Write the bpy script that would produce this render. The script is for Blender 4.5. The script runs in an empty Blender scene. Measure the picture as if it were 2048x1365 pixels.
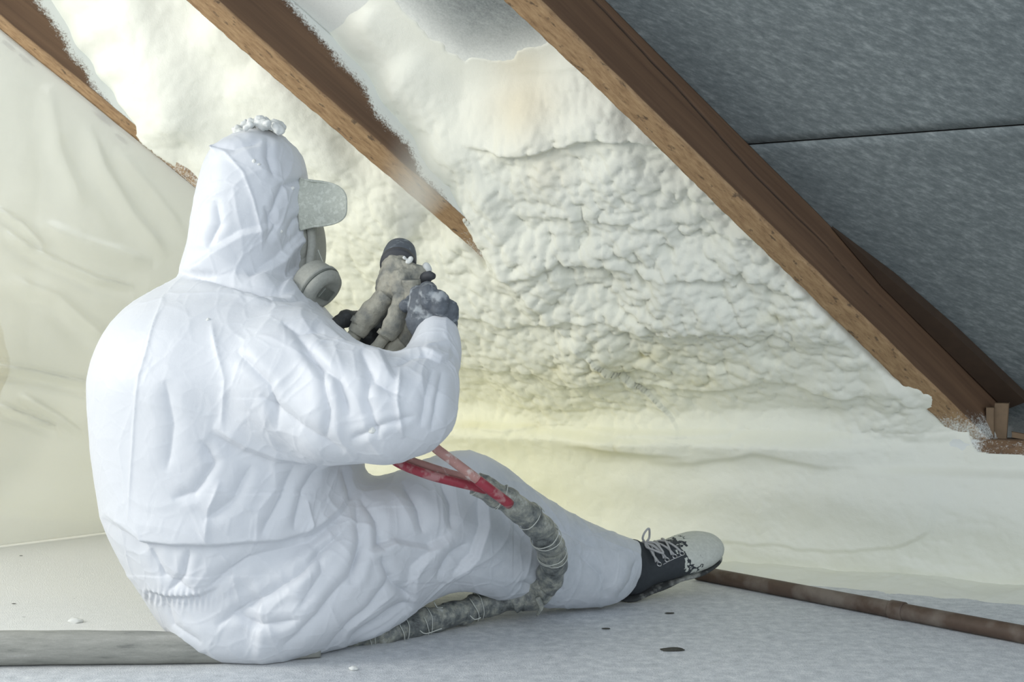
import bpy, bmesh, math, random
import numpy as np
import openvdb
from mathutils import Vector, Matrix

SC = bpy.context.scene
COL = SC.collection
random.seed(4); RNG = np.random.default_rng(7)

# ------------------------------------------------------------------ camera
F = 2400.0; CX = 1024.0; CY = 682.5; HC = 0.52
cam_d = bpy.data.cameras.new('camera'); cam = bpy.data.objects.new('camera', cam_d); COL.objects.link(cam)
cam.location = (0, 0, HC); cam.rotation_euler = (math.pi/2, 0, 0)
cam_d.sensor_width = 36.0; cam_d.lens = 36.0*F/2048.0; cam_d.clip_start = 0.05; cam_d.clip_end = 50
cam_d.dof.use_dof = True; cam_d.dof.focus_distance = 2.1; cam_d.dof.aperture_fstop = 8.0
SC.camera = cam
# ------------------------------------------------------------------ light, world, exposure
SC.view_settings.view_transform = 'Standard'; SC.view_settings.look = 'None'
SC.view_settings.gamma = 1.0; SC.view_settings.exposure = 0.0
w = bpy.data.worlds.new('world'); SC.world = w; w.use_nodes = True
w.node_tree.nodes['Background'].inputs[0].default_value = (0.80, 0.90, 1.0, 1)
w.node_tree.nodes['Background'].inputs[1].default_value = 0.66
SC.cycles.volume_bounces = 6; SC.cycles.max_bounces = 9; SC.cycles.transparent_max_bounces = 16
def area(name, loc, tgt, size, power, col, spread=180):
    d = bpy.data.lights.new(name, 'AREA'); d.shape = 'DISK'; d.size = size; d.energy = power; d.color = col
    d.spread = math.radians(spread)
    o = bpy.data.objects.new(name, d); COL.objects.link(o); o.location = loc
    o.rotation_euler = (Vector(tgt)-Vector(loc)).to_track_quat('-Z', 'Y').to_euler(); return o
area('work_fill_light', (-2.7, 1.2, 1.25), (0.3, 2.9, 0.5), 1.2, 44, (1.0, 0.98, 0.92))
area('work_fill_light', (-1.2, -0.5, 1.1), (0.1, 2.6, 0.45), 1.4, 9, (1.0, 0.985, 0.95))  # added front fill beside the camera, brightens the low foam
area('right_fill', (1.1, -0.4, 1.4), (0.8, 2.6, 0.1), 1.6, 16, (0.86, 0.93, 1.0))  # added fill lamp lifting the dim right side; no window there
area('sheet_back_fill', (-1.95, 3.45, 0.95), (-1.0, 3.0, 0.5), 0.4, 7, (1.0, 0.95, 0.84))  # added unseen lamp that brightens the sheet and the amber mass

# ------------------------------------------------------------------ helpers
def P(px, py, Y): return np.array([(px-CX)/F*Y, Y, HC-(py-CY)/F*Y])
def proj(v):
    Y = np.maximum(v[..., 1], 0.2)
    return CX+F*v[..., 0]/Y, CY-F*(v[..., 2]-HC)/Y
def unit(v): v = np.asarray(v, float); return v/np.linalg.norm(v)
def tag(o, label=None, cat=None, group=None, kind=None):
    if label: o['label'] = label
    if cat: o['category'] = cat
    if group: o['group'] = group
    if kind: o['kind'] = kind
    return o
def mk(name, verts, faces, mat=None, parent=None, smooth=True, attrs=None):
    me = bpy.data.meshes.new(name)
    verts = np.asarray(verts, np.float32); 
    if isinstance(faces, np.ndarray):
        nf, k = faces.shape
        me.vertices.add(len(verts)); me.vertices.foreach_set('co', verts.ravel())
        me.loops.add(nf*k); me.loops.foreach_set('vertex_index', faces.astype(np.int32).ravel())
        me.polygons.add(nf); me.polygons.foreach_set('loop_start', np.arange(0, nf*k, k, dtype=np.int32))
        me.update(calc_edges=True); me.validate()
    else:
        me.from_pydata([tuple(map(float, v)) for v in verts], [], [tuple(map(int, f)) for f in faces]); me.update()
    if smooth: me.polygons.foreach_set('use_smooth', [True]*len(me.polygons))
    if attrs:
        for k, val in attrs.items():
            a = me.attributes.new(k, 'FLOAT', 'POINT'); a.data.foreach_set('value', np.asarray(val, np.float32))
    if mat: me.materials.append(mat)
    o = bpy.data.objects.new(name, me); COL.objects.link(o)
    if parent: o.parent = parent
    return o
def empty(name, loc=(0, 0, 0)):
    o = bpy.data.objects.new(name, None); COL.objects.link(o); o.location = loc; return o
def setparent(o, p):
    o.parent = p; o.matrix_parent_inverse = Matrix.Translation(-Vector(p.location)); return o

# smooth value noise / fbm / worley on numpy points (3D)
def _h(ix, iy, iz, seed):
    n = (ix.astype(np.int64)*374761393 + iy.astype(np.int64)*668265263 + iz.astype(np.int64)*2147483647 + seed*1274126177) & 0xffffffff
    n = ((n ^ (n >> 13))*1274126177) & 0xffffffff
    n = ((n ^ (n >> 16))*2246822519) & 0xffffffff
    return ((n ^ (n >> 15)) & 0xffffff)/float(0xffffff)
def noise(p, seed=0):
    i = np.floor(p).astype(np.int64); f = p-i; f = f*f*(3-2*f); r = 0
    for dx in (0, 1):
        for dy in (0, 1):
            for dz in (0, 1):
                wt = (f[:, 0] if dx else 1-f[:, 0])*(f[:, 1] if dy else 1-f[:, 1])*(f[:, 2] if dz else 1-f[:, 2])
                r = r + wt*_h(i[:, 0]+dx, i[:, 1]+dy, i[:, 2]+dz, seed)
    return r*2-1
def fbm(p, o=4, seed=0):
    r = 0; a = 1; t = 0
    for k in range(o):
        r = r+a*noise(p*2**k, seed+k*17); t += a; a *= .5
    return r/t
def worley(p, seed=0, two=False):
    i = np.floor(p).astype(np.int64); f1 = np.full(len(p), 9.0); f2 = np.full(len(p), 9.0)
    for dx in (-1, 0, 1):
        for dy in (-1, 0, 1):
            for dz in ((-1, 0, 1) if p.shape[1] == 3 and not np.allclose(p[:, 2], 0) else (0,)):
                c = i+np.array([dx, dy, dz])
                q = c+np.stack([_h(c[:, 0], c[:, 1], c[:, 2], seed+s) for s in (1, 2, 3)], 1)
                if np.allclose(p[:, 2], 0): q[:, 2] = 0
                d = np.sqrt(((p-q)**2).sum(1)); m = d < f1
                f2 = np.where(m, f1, np.minimum(f2, d)); f1 = np.where(m, d, f1)
    return (f1, f2) if two else f1
def sstep(a, b, x): t = np.clip((x-a)/(b-a), 0, 1); return t*t*(3-2*t)

# ------------------------------------------------------------------ materials
def mat(name):
    m = bpy.data.materials.new(name); m.use_nodes = True; nt = m.node_tree
    return m, nt, nt.nodes['Principled BSDF']
def N(nt, t, **kw):
    n = nt.nodes.new(t)
    for k, v in kw.items():
        if k in n.inputs.keys(): n.inputs[k].default_value = v
        else: setattr(n, k, v)
    return n
def ramp(nt, stops, src):
    r = nt.nodes.new('ShaderNodeValToRGB'); e = r.color_ramp.elements
    while len(e) > 1: e.remove(e[-1])
    for i, (p, c) in enumerate(stops):
        el = e[0] if i == 0 else e.new(p)
        el.position = p; el.color = (*c, 1) if len(c) == 3 else c
    nt.links.new(src, r.inputs[0]); return r
def mixc(nt, fac, a, b, mode='MIX'):
    m = nt.nodes.new('ShaderNodeMix'); m.data_type = 'RGBA'; m.blend_type = mode
    for i, v in ((0, fac), (6, a), (7, b)):
        if hasattr(v, 'links') or hasattr(v, 'is_linked'): nt.links.new(v, m.inputs[i])
        else: m.inputs[i].default_value = v if i == 0 else (*v, 1)
    return m.outputs[2]
def coords(nt, scale=(1, 1, 1), rot=(0, 0, 0), kind='Object'):
    tc = nt.nodes.new('ShaderNodeTexCoord'); mp = nt.nodes.new('ShaderNodeMapping')
    mp.inputs['Scale'].default_value = scale; mp.inputs['Rotation'].default_value = rot
    nt.links.new(tc.outputs[kind], mp.inputs[0]); return mp.outputs[0]
def tex(nt, vec, scale, detail=4, rough=.55, kind='ShaderNodeTexNoise', out=0, **kw):
    n = nt.nodes.new(kind); nt.links.new(vec, n.inputs['Vector']); n.inputs['Scale'].default_value = scale
    if kind == 'ShaderNodeTexNoise': n.inputs['Detail'].default_value = detail; n.inputs['Roughness'].default_value = rough
    for k, v in kw.items(): setattr(n, k, v)
    return n.outputs[out]
def bump(nt, bs, h, strength=.3, dist=.002, chain=None):
    b = nt.nodes.new('ShaderNodeBump'); b.inputs['Strength'].default_value = strength; b.inputs['Distance'].default_value = dist
    nt.links.new(h, b.inputs['Height'])
    if chain is not None: nt.links.new(chain, b.inputs['Normal'])
    nt.links.new(b.outputs[0], bs.inputs['Normal']); return b.outputs[0]
def mathn(nt, op, a, b=None):
    m = nt.nodes.new('ShaderNodeMath'); m.operation = op
    for i, v in enumerate((a, b)):
        if v is None: continue
        if hasattr(v, 'links'): nt.links.new(v, m.inputs[i])
        else: m.inputs[i].default_value = v
    return m.outputs[0]

def m_simple(name, c, rough=.7, nscale=60, var=.15, bstr=.3, bdist=.001, metal=0, c2=None, thr=(.4, .6), n2=25):
    m, nt, b = mat(name); v = coords(nt)
    n = tex(nt, v, nscale); n_b = tex(nt, v, n2, 5)
    base = mixc(nt, n, [x*(1-var) for x in c], [min(1, x*(1+var)) for x in c])
    if c2:
        r = ramp(nt, [(thr[0], (0, 0, 0)), (thr[1], (1, 1, 1))], n_b); base = mixc(nt, r.outputs[0], base, c2)
    nt.links.new(base, b.inputs['Base Color']); b.inputs['Roughness'].default_value = rough; b.inputs['Metallic'].default_value = metal
    bump(nt, b, n, bstr, bdist); return m

# foam
def m_foam():
    m, nt, b = mat('foam'); v = coords(nt)
    at = N(nt, 'ShaderNodeAttribute', attribute_name='yellow'); tn = N(nt, 'ShaderNodeAttribute', attribute_name='tan')
    dk = N(nt, 'ShaderNodeAttribute', attribute_name='pit')
    big = tex(nt, v, 5, 3)
    yel = mixc(nt, at.outputs['Fac'], (.84, .85, .785), (.90, .87, .60))
    yel = mixc(nt, mathn(nt, 'MULTIPLY', big, .35), yel, (.84, .82, .68))
    yel = mixc(nt, tn.outputs['Fac'], yel, (.78, .70, .52))
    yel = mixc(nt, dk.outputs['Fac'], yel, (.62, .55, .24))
    nt.links.new(yel, b.inputs['Base Color']); b.inputs['Roughness'].default_value = .62
    b.inputs['Subsurface Weight'].default_value = .0
    n1 = tex(nt, v, 90, 4, .6); n2 = tex(nt, v, 420, 3, .6)
    c = bump(nt, b, n1, .25, .003); bump(nt, b, n2, .25, .0012, c)
    return m
def m_wood(name='rafter_wood', c1=(.105, .056, .030), c2=(.225, .128, .068)):
    m, nt, b = mat(name)
    v = coords(nt, (1.1, 26, 26)); g = tex(nt, v, 1.6, 6, .62, Distortion=0) if False else tex(nt, v, 1.6, 6, .62)
    v2 = coords(nt, (2, 120, 120)); g2 = tex(nt, v2, 1.0, 3)
    blot = tex(nt, coords(nt), 7, 4)
    base = ramp(nt, [(.30, c1), (.52, [(a+b_)/2 for a, b_ in zip(c1, c2)]), (.75, c2)], g).outputs[0]
    base = mixc(nt, mathn(nt, 'MULTIPLY', g2, .35), base, [x*.55 for x in c1])
    base = mixc(nt, mathn(nt, 'MULTIPLY', blot, .35), base, c1)
    # light falling on the underside, painted as a paler orange; dark knots over it
    at = N(nt, 'ShaderNodeAttribute', attribute_name='lit_tone')
    fib = tex(nt, coords(nt, (14, 60, 60), (0, 0, .5)), 2.0, 5, .7)
    s = ramp(nt, [(.25, (.16, .09, .042)), (.45, (.30, .185, .092)), (.7, (.43, .285, .15))], fib).outputs[0]
    kn_ = ramp(nt, [(.60, (0, 0, 0)), (.68, (1, 1, 1))], tex(nt, coords(nt, (34, 70, 70)), 1.0, 3, .6))
    s = mixc(nt, mathn(nt, 'MULTIPLY', kn_.outputs[0], .75), s, (.07, .045, .028))
    base = mixc(nt, at.outputs['Fac'], base, s)
    # dark drying crack
    ck = N(nt, 'ShaderNodeAttribute', attribute_name='crack')
    base = mixc(nt, ck.outputs['Fac'], base, (.012, .007, .004))
    fr = N(nt, 'ShaderNodeAttribute', attribute_name='frost')
    sp = tex(nt, coords(nt, (1, 1, 1)), 260, 2, .8); spr = tex(nt, coords(nt), 60, 3, .7)
    f = mathn(nt, 'ADD', mathn(nt, 'MULTIPLY', fr.outputs['Fac'], 1.55), mathn(nt, 'MULTIPLY', mathn(nt, 'SUBTRACT', mathn(nt, 'ADD', sp, mathn(nt, 'MULTIPLY', spr, .6)), .80), 1.6))
    f = mathn(nt, 'SUBTRACT', f, .45)
    rr = ramp(nt, [(.12, (0, 0, 0)), (.62, (1, 1, 1))], f)
    gate = ramp(nt, [(.02, (0, 0, 0)), (.12, (1, 1, 1))], fr.outputs['Fac'])
    ff = mathn(nt, 'MULTIPLY', rr.outputs[0], gate.outputs[0])
    base = mixc(nt, ff, base, (.78, .80, .76))
    nt.links.new(base, b.inputs['Base Color']); b.inputs['Roughness'].default_value = .72
    bump(nt, b, g, .35, .0025); return m
def m_membrane():
    m, nt, b = mat('roof_membrane')
    v = coords(nt, (16, 50, 30)); n1 = tex(nt, v, 2.2, 8, .75)
    n2 = tex(nt, coords(nt, (12, 60, 12), (0, 0, .25)), 3, 6, .75)
    big = tex(nt, coords(nt), 2.2, 3)
    s = mathn(nt, 'ADD', mathn(nt, 'MULTIPLY', n1, .55), mathn(nt, 'MULTIPLY', n2, .45))
    s = mathn(nt, 'ADD', s, mathn(nt, 'MULTIPLY', mathn(nt, 'SUBTRACT', big, .5), .2))
    base = ramp(nt, [(.30, (.075, .09, .094)), (.50, (.155, .178, .18)), (.70, (.31, .34, .335))], s).outputs[0]
    d = N(nt, 'ShaderNodeAttribute', attribute_name='dust')
    sp = tex(nt, coords(nt), 200, 3, .8)
    f = mathn(nt, 'ADD', d.outputs['Fac'], mathn(nt, 'MULTIPLY', mathn(nt, 'SUBTRACT', sp, .5), .5))
    gate = ramp(nt, [(0, (0, 0, 0)), (.1, (1, 1, 1))], d.outputs['Fac'])
    f = mathn(nt, 'MULTIPLY', f, gate.outputs[0])
    base = mixc(nt, f, base, (.80, .81, .76))
    nt.links.new(base, b.inputs['Base Color']); b.inputs['Roughness'].default_value = .8
    bump(nt, b, n1, .2, .001); return m
def m_floor():
    m, nt, b = mat('floor_board'); v = coords(nt)
    n1 = tex(nt, v, 45, 5, .7); n2 = tex(nt, v, 340, 3, .7); big = tex(nt, v, 2.2, 3)
    base = ramp(nt, [(.36, (.50, .53, .56)), (.5, (.68, .71, .745)), (.62, (.86, .88, .90))], mathn(nt, 'ADD', mathn(nt, 'MULTIPLY', n1, .6), mathn(nt, 'MULTIPLY', n2, .4))).outputs[0]
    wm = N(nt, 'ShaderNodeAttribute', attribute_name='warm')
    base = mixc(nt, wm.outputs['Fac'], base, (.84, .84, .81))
    vo = nt.nodes.new('ShaderNodeTexVoronoi'); nt.links.new(v, vo.inputs['Vector']); vo.inputs['Scale'].default_value = 16; vo.inputs['Randomness'].default_value = 1
    jit = tex(nt, v, 160, 2)
    sp = mathn(nt, 'LESS_THAN', mathn(nt, 'ADD', vo.outputs['Distance'], mathn(nt, 'MULTIPLY', jit, .16)), .115)
    sel = mathn(nt, 'LESS_THAN', tex(nt, v, 9, 2), .47)
    base = mixc(nt, mathn(nt, 'MULTIPLY', sp, mathn(nt, 'MULTIPLY', sel, .7)), base, (.16, .17, .17))
    nt.links.new(base, b.inputs['Base Color']); b.inputs['Roughness'].default_value = .55
    c = bump(nt, b, n2, .9, .003); bump(nt, b, n1, .3, .003, c); return m
def m_suit():
    m, nt, b = mat('coverall_fabric'); v = coords(nt)
    n1 = tex(nt, v, 14, 5, .55); n2 = tex(nt, v, 700, 2, .6)
    vo = nt.nodes.new('ShaderNodeTexVoronoi'); vo.feature = 'DISTANCE_TO_EDGE'
    ds = tex(nt, v, 9, 3, .6, out=1); vv = mixc(nt, .12, (0, 0, 0), (0, 0, 0))
    mx = nt.nodes.new('ShaderNodeMix'); mx.data_type = 'RGBA'; mx.inputs[0].default_value = .10
    nt.links.new(v, mx.inputs[6]); nt.links.new(ds, mx.inputs[7])
    nt.links.new(mx.outputs[2], vo.inputs['Vector']); vo.inputs['Scale'].default_value = 9
    st = N(nt, 'ShaderNodeAttribute', attribute_name='soil_shade')
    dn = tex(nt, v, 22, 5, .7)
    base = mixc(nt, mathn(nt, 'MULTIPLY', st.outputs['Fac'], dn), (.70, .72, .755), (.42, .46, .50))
    nt.links.new(base, b.inputs['Base Color']); b.inputs['Roughness'].default_value = .52
    b.inputs['Sheen Weight'].default_value = .15
    e = ramp(nt, [(0, (0, 0, 0)), (.06, (1, 1, 1))], vo.outputs['Distance'])
    c = bump(nt, b, e.outputs[0], .10, .0015); c = bump(nt, b, n1, .28, .008, c); bump(nt, b, n2, .1, .0006, c); return m
def m_sheet():
    m, nt, b = mat('plastic_sheet'); v = coords(nt)
    out = nt.nodes['Material Output']
    di = N(nt, 'ShaderNodeBsdfDiffuse'); di.inputs[0].default_value = (.80, .81, .76, 1)
    tl = N(nt, 'ShaderNodeBsdfTranslucent'); tl.inputs[0].default_value = (.92, .92, .86, 1)
    tr = N(nt, 'ShaderNodeBsdfTransparent'); gl = N(nt, 'ShaderNodeBsdfGlossy'); gl.inputs['Roughness'].default_value = .22
    n1 = tex(nt, coords(nt, (1, 1, 1)), 6, 5, .6)
    bp = nt.nodes.new('ShaderNodeBump'); bp.inputs['Strength'].default_value = .25; bp.inputs['Distance'].default_value = .01; nt.links.new(n1, bp.inputs['Height'])
    for s in (di, tl, gl): nt.links.new(bp.outputs[0], s.inputs['Normal'])
    def mx(f, a, c):
        k = nt.nodes.new('ShaderNodeMixShader'); k.inputs[0].default_value = f; nt.links.new(a, k.inputs[1]); nt.links.new(c, k.inputs[2]); return k.outputs[0]
    s = mx(.45, di.outputs[0], tl.outputs[0]); s = mx(.40, s, tr.outputs[0]); s = mx(.07, s, gl.outputs[0])
    nt.links.new(s, out.inputs[0]); return m

M = dict(foam=m_foam(), wood=m_wood(), mem=m_membrane(), floor=m_floor(), suit=m_suit(), sheet=m_sheet(),
    oldwood=m_simple('old_timber', (.22, .15, .09), .8, 40, .3),
    darkwood=m_simple('dark_timber', (.055, .032, .018), .8, 40, .3),
    glove=m_simple('glove_rubber', (.115, .13, .15), .75, 90, .35, .6, .002, c2=(.34, .365, .385), thr=(.52, .64), n2=46),
    gloved=m_simple('glove_dark', (.045, .048, .05), .6, 90, .3, .5, .002, c2=(.16, .17, .17), thr=(.55, .7), n2=40),
    tape=m_simple('overspray_wrap', (.37, .355, .295), .85, 110, .28, .9, .003, c2=(.19, .195, .18), thr=(.46, .66), n2=36),
    band=m_simple('dark_band', (.06, .062, .07), .6, 60, .3),
    white=m_simple('foam_blob', (.74, .75, .72), .6, 60, .1, .6, .002),
    brim=m_simple('cap_cloth', (.50, .52, .455), .9, 260, .22, .6, .001, c2=(.60, .62, .55), thr=(.52, .6), n2=120),
    mask=m_simple('respirator_dusty', (.34, .345, .31), .7, 220, .2, .6, .001),
    maskd=m_simple('respirator_rim', (.16, .17, .15), .6, 120, .3),
    skin=m_simple('skin', (.42, .27, .2), .6, 60, .1),
    red=m_simple('red_hose_rubber', (.32, .035, .055), .5, 60, .25, .3, .001, c2=(.42, .20, .20), thr=(.52, .62), n2=45),
    pink=m_simple('pink_hose_rubber', (.46, .25, .22), .65, 60, .2, .3, .001, c2=(.62, .5, .46), thr=(.55, .62), n2=60),
    blue=m_simple('blue_hose_rubber', (.05, .06, .16), .6, 60, .2),
    string=m_simple('string', (.5, .52, .48), .8, 200, .2),
    pipe=m_simple('pipe_brown', (.095, .062, .043), .6, 70, .3, .4, .001, c2=(.20, .165, .135), thr=(.5, .7), n2=14),
    canvas=None, sole=m_simple('shoe_sole', (.045, .048, .048), .8, 90, .4, c2=(.35, .36, .33), thr=(.5, .65), n2=30),
    lace=m_simple('shoelace_cloth', (.42, .42, .42), .85, 200, .2), metal=m_simple('eyelet_metal', (.6, .6, .6), .35, 60, .1, metal=1),
    amber=m_simple('amber_foam', (.70, .52, .06), .7, 12, .1), chip=m_simple('dark_chip', (.05, .05, .04), .8, 200, .4))
def m_wrap():
    m, nt, b = mat('taped_hose_wrap'); v = coords(nt)
    n = tex(nt, v, 60, 5, .7); n2 = tex(nt, v, 16, 3); n3 = tex(nt, v, 240, 3, .7)
    base = ramp(nt, [(.36, (.055, .06, .06)), (.47, (.17, .185, .18)), (.56, (.32, .325, .28)), (.68, (.58, .60, .58))], mathn(nt, 'ADD', mathn(nt, 'MULTIPLY', n, .6), mathn(nt, 'MULTIPLY', n2, .4))).outputs[0]
    nt.links.new(base, b.inputs['Base Color']); b.inputs['Roughness'].default_value = .34
    c = bump(nt, b, n, .7, .004); bump(nt, b, n3, .3, .001, c); return m
M['wrap'] = m_wrap()
def m_flat():
    m, nt, b = mat('grey_hose_jacket'); v = coords(nt, (1, 3, 6))
    n = tex(nt, v, 14, 6, .7); n2 = tex(nt, coords(nt), 400, 3, .7)
    base = ramp(nt, [(.28, (.17, .175, .16)), (.42, (.29, .295, .265)), (.62, (.38, .38, .345)), (.80, (.55, .55, .53))], n).outputs[0]
    base = mixc(nt, mathn(nt, 'MULTIPLY', n2, .4), base, (.17, .17, .16))
    nt.links.new(base, b.inputs['Base Color']); b.inputs['Roughness'].default_value = .75
    bump(nt, b, n2, .35, .001); return m
M['flat'] = m_flat()
def m_canvas():
    m, nt, b = mat('shoe_canvas'); v = coords(nt)
    w_ = N(nt, 'ShaderNodeAttribute', attribute_name='paint')
    n = tex(nt, v, 55, 4, .7); n3 = tex(nt, v, 160, 4, .7)
    cr = ramp(nt, [(.40, (0, 0, 0)), (.47, (1, 1, 1))], n)
    base = mixc(nt, n3, (.022, .027, .032), (.05, .058, .066))
    wc = mixc(nt, n3, (.42, .44, .40), (.70, .72, .66))
    f = mathn(nt, 'GREATER_THAN', mathn(nt, 'ADD', w_.outputs['Fac'], mathn(nt, 'MULTIPLY', mathn(nt, 'SUBTRACT', n, .5), 1.0)), .5)
    crk = mathn(nt, 'ABSOLUTE', mathn(nt, 'SUBTRACT', tex(nt, coords(nt, (1, 1, 1)), 26, 3, .6), .5))
    edge_ = ramp(nt, [(.80, (0, 0, 0)), (.97, (1, 1, 1))], w_.outputs['Fac'])
    f = mathn(nt, 'MULTIPLY', f, mathn(nt, 'GREATER_THAN', mathn(nt, 'ADD', crk, mathn(nt, 'MULTIPLY', edge_.outputs[0], .03)), .028))
    base = mixc(nt, f, base, wc)
    nt.links.new(base, b.inputs['Base Color']); b.inputs['Roughness'].default_value = .8
    bump(nt, b, f, .4, .001); return m
M['canvas'] = m_canvas()

def crease(pts, w, amp, X, Y):
    pts = np.array(pts, float); best = np.full(len(X), 1e9); tpar = np.zeros(len(X)); L = np.r_[0, np.cumsum(np.hypot(*np.diff(pts, axis=0).T))]; sgn = np.zeros(len(X))
    for i in range(len(pts)-1):
        a, b = pts[i], pts[i+1]; d = b-a; l2 = d@d
        t = np.clip(((X-a[0])*d[0]+(Y-a[1])*d[1])/l2, 0, 1); dx = X-(a[0]+t*d[0]); dy = Y-(a[1]+t*d[1]); q = np.hypot(dx, dy)
        m = q < best; best = np.where(m, q, best); tpar = np.where(m, (L[i]+t*math.sqrt(l2))/L[-1], tpar); sgn = np.where(m, np.sign(d[0]*dy-d[1]*dx), sgn)
    env = np.clip(np.minimum(tpar, 1-tpar)*6, 0, 1)**.7
    return best, sgn, env
# ------------------------------------------------------------------ roof frame
f_a = unit([5776, F, 4918*-1]); A = unit([5776, F, -4918])          # down along a rafter
Eh = unit([5024, -F, 0])                                             # along the eave, towards the right
n_ = np.cross(A, Eh); n_ = unit(n_ if n_[1] < 0 else -n_)            # roof normal into the room
PP = unit(np.cross(A, n_)); PP = PP if PP[0] > 0 else -PP            # across the rafters, towards the right
D = unit(np.cross(Eh, n_)); D = D if D[2] < 0 else -D                # straight down the slope
X3 = P(1915, 862, 2.57)                                              # foot of the third rafter on the wall plate
ZC = X3[2]
NW = unit(np.cross(Eh, [0, 0, 1])); NW = NW if NW[1] < 0 else -NW
RD = 0.155; RW = 0.054
def on_plane(px, py, off=0.0):                                       # pixel -> point on the roof plane shifted by off along n
    r = np.array([(px-CX)/F, 1.0, -(py-CY)/F]); c = np.array([0, 0, HC])
    t = ((X3+off*n_-c)@n_)/(r@n_); return c+t*r
def fr(p): q = np.asarray(p)-X3; return q@A, q@PP, q@n_              # (along, across, height over the rafters' underside)

# left-lower edges of the rafters' undersides, across coordinate
e1 = np.mean([fr(on_plane(x, y))[1] for x, y in ((0, 62), (200, 238), (385, 385))])
e2 = np.mean([fr(on_plane(x, y))[1] for x, y in ((380, 0), (600, 211), (846, 422), (975, 522))])
e3 = np.mean([fr(on_plane(x, y))[1] for x, y in ((1045, 0), (1293, 267), (1504, 480), (1645, 633), (1803, 800))])

# ------------------------------------------------------------------ foam field (height over the rafters' underside plane)
CB = [(0,-60,-.19),(60,-20,-.14),(80,0,-.135),(119,44,-.115),(163,123,-.075),(193,189,-.04),(220,240,-.015),(300,310,.0),(385,392,.004),(520,520,.015),(700,650,.015),(900,800,.0),(1100,900,-.01),
      (300,0,-.15),(350,30,-.14),(420,120,-.09),(500,250,-.05),(620,380,-.03),(760,520,.0),(900,640,.02),(560,120,-.12),(460,0,-.155),(700,300,-.08),(850,440,-.05),(940,530,-.01),(975,550,.012),(1000,640,.02),(1100,760,.03)]
CC = [(560,-40,-.19),(600,10,-.175),(640,60,-.16),(700,140,-.138),(800,262,-.092),(865,395,-.042),(920,455,-.008),(950,495,.004),(985,530,.016),(1060,590,.020),(1150,650,.02),(1300,800,.0),(1000,790,.0),(1500,840,-.005),
      (700,-40,-.165),(760,0,-.150),(830,40,-.150),(860,0,-.26),(900,50,-.26),(1000,0,-.28),(1000,70,-.25),(1060,30,-.26),(800,-20,-.22),(930,118,-.150),(1000,130,-.145),(1110,90,-.150),(1000,170,-.125),(1150,130,-.125),(1100,250,-.10),(1300,260,-.10),
      (900,200,-.115),(960,300,-.085),(1000,330,-.06),(1150,320,-.075),(1350,330,-.085),(1050,420,-.045),(1200,430,-.05),(1400,440,-.06),(1200,560,-.02),(1500,560,-.03),(1350,650,.0),(1600,680,-.01),(1500,760,.0),(1700,780,.0),(1800,840,.002)]
CA = [(-300,-200,-.06),(0,200,-.05),(300,500,-.02),(600,800,.0)]
def ctl(C, x, y, s=55.0):
    C = np.asarray(C, float); num = 0; den = 0
    for cx, cy, v in C:
        k = 1.0/(((x-cx)**2+(y-cy)**2)/s**2+.35)**2.2
        num = num+k*v; den = den+k
    return num/den
def field(pts):                                                      # pts near the roof plane
    x, y = proj(pts); s, t, _ = fr(pts)
    hA, hB, hC = ctl(CA, x, y), ctl(CB, x, y), ctl(CC, x, y)
    h = np.where(t < e1+RW*.5, hA, np.where(t < e2+RW*.5, hB, hC))
    low = sstep(-.32, -.05, s)
    jag = .004*fbm(pts*40, 2, 5)+.022*low
    h = np.where(t > e3+.012+jag, -.26, h)
    return h

sd2_ = fr(on_plane(985, 530))[0]; du = .0042
us = np.arange(-2.95, .42, du)
vs_r = np.arange(1.95, 0, -du); vs_w = np.arange(0, ZC, du); vs_f = np.arange(0, .26, .006)
rows = []
rc = .05
for v in vs_r: rows.append((v, 0))
for v in vs_w: rows.append((0, v))
for v in vs_f: rows.append((0, ZC+v))
R_ = np.array([r[0] for r in rows]); W_ = np.array([r[1] for r in rows]); nv = len(rows); nu = len(us)
Cn = X3[None, :]+us[:, None]*Eh[None, :]
wd = np.minimum(W_, ZC); fl = np.maximum(W_-ZC, 0)
base = Cn[:, None, :]+(-D)[None, None, :]*R_[None, :, None]+np.array([0, 0, -1.])[None, None, :]*wd[None, :, None]+NW[None, None, :]*fl[None, :, None]
arc = W_-R_                                                          # signed arc, 0 at corner
k1 = sstep(-.09, .09, arc)[:, None]; k2 = sstep(ZC-.10, ZC+.08, W_)[:, None]
nrm = n_[None]*(1-k1)+NW[None]*k1; nrm = nrm*(1-k2)+np.array([[0, 0, 1.]])*k2
nrm /= np.linalg.norm(nrm, axis=1)[:, None]
B = base.reshape(-1, 3); NN = np.broadcast_to(nrm[None], base.shape).reshape(-1, 3)
bx, by = proj(B); ARC = np.broadcast_to(arc[None], (nu, nv)).ravel(); WW = np.broadcast_to(W_[None], (nu, nv)).ravel(); UU = np.repeat(us, nv)
roofH = field(B)
def lump(x0, y0, sx, sy, a): return a*np.exp(-(((bx-x0)/sx)**2+((by-y0)/sy)**2)**1.6)
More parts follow.
